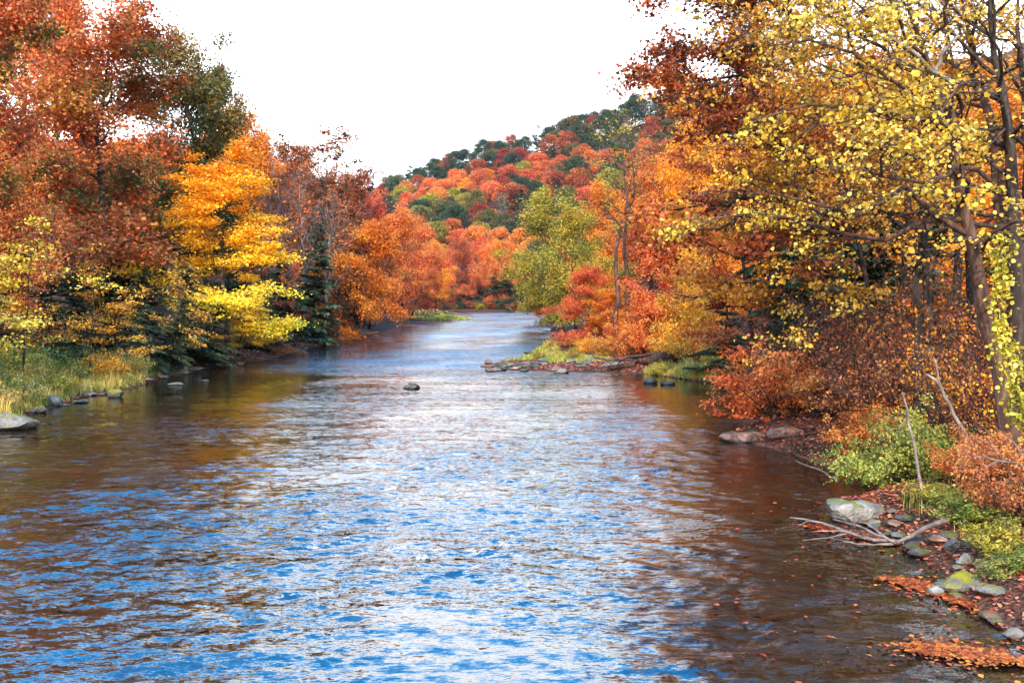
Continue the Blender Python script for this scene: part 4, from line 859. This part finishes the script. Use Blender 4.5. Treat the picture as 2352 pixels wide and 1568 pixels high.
wood('dead_branch', 'pale bare branches sticking in from the right edge above the weeds', 'branch', [
    ('stem', [(2380, 1075, 19), (2300, 1060, 19), (2250, 1050, 19.2), (2215, 1030, 19.4)], .03, .008), ('twig', [(2320, 1064, 19), (2280, 1020, 19.1), (2240, 1000, 19.2)], .014, .004),
    ('twig', [(2300, 1060, 19), (2260, 1082, 18.9), (2230, 1080, 19)], .012, .004), ('twig', [(2370, 1070, 19), (2330, 1010, 19), (2290, 985, 19.1)], .014, .004)])
wood('fallen_branch', 'thin stick poking out of the water right of the slab', 'branch', [('stem', [(1935, 1110, .3), (1895, 1085, .2), (1830, 1058, .1)], .035, .014)])

# ------------------------------------------------------------------ grass, weeds, leaf litter
def blades(name, label, cat, pts, h, wd, mat, lean=.35, seed=1, dens=None):
    r = np.random.default_rng(seed); n_ = len(pts); a = r.random(n_) * 6.283; hh = h * r.uniform(.45, 1.15, n_) * (.75 + .65 * wob(pts[:, 0], pts[:, 1], 2.3, 60 + seed)).clip(.25, 1.7)
    d = np.stack([np.cos(a), np.sin(a), 0 * a], 1); ln = (r.random(n_) * lean * hh)[:, None]
    s = np.stack([-np.sin(a), np.cos(a), 0 * a], 1) * wd; up = np.array([0, 0, 1.]) * hh[:, None]
    V = np.stack([pts - s, pts + s, pts + up * .6 + d * ln * .4 + s * .7, pts + up * .6 + d * ln * .4 - s * .7, pts + up + d * ln], 1)
    i = np.arange(n_) * 5; Q = np.stack([i, i + 1, i + 2, i + 3], 1); T3 = np.stack([i + 3, i + 2, i + 4], 1); tv = r.random(n_)
    o = obj(name, mesh(name, V.reshape(-1, 3), [Q, T3], {'tint': np.concatenate([tv, tv])}), M[mat]); o['kind'] = 'stuff'; tag(o, label, cat); return o
def onland(x, Y): return np.stack([x, Y, hgt(x, Y) - .03], 1)
r = np.random.default_rng(300)
def band(n_, y0, y1, d0, d1, side, clump=.0, seed=0):
    r = np.random.default_rng(seed); Y = r.uniform(y0, y1, n_); d = d0 + (d1 - d0) * r.random(n_); x = xl(Y) - d if side < 0 else xr(Y) + d
    if clump: k = wob(x, Y, 1.7, seed + 1) > r.normal(size=n_) * .4 - clump; x, Y = x[k], Y[k]
    return onland(x, Y)
blades('grass', 'tall yellow green grass and weeds along the left bank', 'grass', band(42000, 28, 64, .1, 8, -1, .1, 301), .5, .014, 'grass', seed=1, lean=.9)
blades('grass', 'straw coloured dry weeds along the left bank', 'grass', band(16000, 40, 63, .4, 6, -1, .0, 302), .75, .014, 'straw', seed=2, lean=.8)
blades('grass', 'short green grass on the point of the right bank', 'grass', np.concatenate([band(9000, 80, 100, .1, 6, 1, .6, 303), band(9000, 75, 86, 4.2, 9, 1, .9, 304)]), .35, .02, 'grass', seed=3, lean=1.0)
g_ = band(16000, 59, 67, .1, 5.5, 1, .9, 305); g_ = g_[g_[:, 0] > 8.9]
blades('grass', 'green and straw grass clump above the cove', 'grass', g_[::2], .45, .014, 'grass', seed=4, lean=1.0); blades('grass', 'dry straw tops in the clump above the cove', 'grass', g_[1::2], .6, .012, 'straw', seed=5, lean=1.0)
blades('grass', 'low grass on the far left spit', 'grass', band(9000, 228, 300, .2, 9, -1, .8, 306), .5, .07, 'grass', seed=6)
blades('grass', 'low grass tufts on the near right bank', 'grass', band(6000, 13, 27, .8, 5, 1, -.1, 307), .28, .008, 'grass', seed=7)
wl = []
for i in range(26):
    Y = random.uniform(60, 66.5) if i < 13 else random.uniform(76, 90); x = max(9.2, float(xr(Y)) + random.uniform(.3, 5)) if i < 13 else float(xr(Y)) + random.uniform(1.5, 7); s_ = random.uniform(.5, .8) if i < 13 else random.uniform(.4, .7)
    wl.append(plant('weeds', 'weeds', random.choice(['straw', 'grass', 'bushgreen', 'amber', 'olive']), (x, Y, float(hgt(x, Y))), random.uniform(0, 6.28), (s_, s_, s_), '', 'weeds', group='weeds on the right point', bark='twig'))
ordinals(wl, '{} clump of weeds from the left on the right point and cove')
# weeds on the left bank, built as plants
wl = []
for i in range(75):
    Y = random.uniform(40, 63); d = random.uniform(.6, 7); x = float(xl(Y)) - d; s = random.uniform(.7, 1.15)
    wl.append(plant('weeds', 'weeds', random.choice(['straw', 'grass', 'bushgreen', 'gold', 'straw']), (x, Y, float(hgt(x, Y))), random.uniform(0, 6.28), (s, s, s * 1.1), '', 'weeds', group='weeds along the left bank', bark='twig'))
ordinals(wl[:], '{} clump of weeds from the left on the left bank')
for i, (px, Y, top, rad, c, lab) in enumerate(((80, 53, 770, 75, 'coolgreen', 'rounded blue green bush above the left weeds'), (10, 50, 775, 80, 'bushgreen', 'green bush at the left edge above the boulder'), (30, 46, 850, 60, 'bushgreen', 'low green bush above the pale boulder at the left edge'))):
    fit('bush', 'shrub', c, px, Y, top, rad, lab, 'bush')
# fallen leaves
def litter(name, label, P, size, mat, seed, up=3.0):
    r = np.random.default_rng(seed); V, F = leaves(r, P, up=up, out=0, size=size, asp=.75); o = obj(name, mesh(name, V, F, {'tint': r.random(len(F))}), M[mat]); o['kind'] = 'stuff'; tag(o, label, 'leaves')
def land2(P, dz=.045): P = P.copy(); P[:, 2] = np.maximum(P[:, 2], 0) + dz; return P
litter('fallen_leaves', 'brown and red fallen leaves covering the near right bank', land2(band(30000, 12, 32, -.05, 8, 1, .6, 310)), .09, 'litter', 1)
litter('fallen_leaves', 'fallen leaves covering the bank around the cove', land2(band(14000, 32, 66, .0, 7, 1, .6, 311)), .14, 'litter', 2)
litter('fallen_leaves', 'red fallen leaves strewn over the gravel bar', land2(band(8000, 66, 80, 1.6, 10, 1, .5, 312)), .15, 'litter', 3)
litter('fallen_leaves', 'fallen leaves under the shrubs of the right point', land2(band(12000, 68, 92, 6, 17, 1, .9, 315)), .17, 'litter', 14)
litter('fallen_leaves', 'fallen leaves on the left bank under the trees', land2(band(26000, 40, 140, .0, 9, -1, .5, 313)), .18, 'litter', 4)
def raft(n_, px0, py0, px1, py1, wd, seed):
    r = np.random.default_rng(seed); t = r.random(n_); px = px0 + (px1 - px0) * t; py = py0 + (py1 - py0) * t; Y = YG(py); x = X(px, Y)
    sc = wd * np.sin(np.pi * (t * .9 + .08)); k_ = 1 + 1.6 * (r.random(n_) < .22); return np.stack([x + r.normal(size=n_) * .15 * k_, Y + r.normal(size=n_) * sc * k_ + .12 * np.sin(t * 17 + seed), np.full(n_, .035)], 1)
litter('floating_leaves', 'raft of orange red leaves floating at the mossy rock', np.concatenate([raft(900, 2060, 1340, 2190, 1372, .10, 320), raft(900, 2170, 1370, 2330, 1420, .16, 321)]), .08, 'float', 5, 8)
litter('floating_leaves', 'raft of orange leaves floating at the bottom right of the photo', raft(1500, 2120, 1500, 2352, 1530, .16, 322), .08, 'float', 6, 8)
litter('floating_leaves', 'leaves caught round the fallen branch in the water', np.concatenate([raft(700, 1870, 1212, 2060, 1256, .14, 323), raft(350, 2100, 1262, 2210, 1302, .12, 324)]), .08, 'float', 7, 8)
r = np.random.default_rng(325); Y = r.uniform(12.5, 24, 260); x = xr(Y) - r.random(260) ** 1.6 * 4.5; litter('floating_leaves', 'single leaves drifting on the water near the right shore', np.stack([x, Y, np.full(260, .04)], 1), .075, 'float', 8, 8)
bo = [o for o in C.objects if o.name.startswith('boulder')][0]
bpy.context.view_layer.update(); mw = bo.matrix_world; r = np.random.default_rng(330); P = []
for i in range(1500):
    a = mw.inverted() @ Vector((bo.location.x + r.uniform(-.15, .7), bo.location.y + r.uniform(-.1, .6), 5)); hit, lo, no, _ = bo.ray_cast(a, Vector((0, 0, -1)))
    if hit and no.z > .5: P.append(np.array(mw @ lo) + [0, 0, .015])
if P: litter('fallen_leaves', 'red brown leaves lying on top of the big pale boulder', np.array(P[:420]), .08, 'litter', 9, 5)

# ------------------------------------------------------------------ thin air haze
hm, t = newmat('haze air'); n = t.nodes.new; v = n('ShaderNodeVolumePrincipled'); v.inputs['Color'].default_value = (.92, .94, 1, 1); v.inputs['Density'].default_value = .00004
v.inputs['Anisotropy'].default_value = .2; o = n('ShaderNodeOutputMaterial'); t.links.new(v.outputs[0], o.inputs['Volume'])
bx = np.array([(x, y, z) for z in (-3, 420) for y in (-120, 1900) for x in (-950, 1350)], float)
hz = obj('haze', mesh('haze', bx, np.array([[0, 2, 3, 1], [4, 5, 7, 6], [0, 1, 5, 4], [2, 6, 7, 3], [0, 4, 6, 2], [1, 3, 7, 5]])), hm); hz['kind'] = 'stuff'
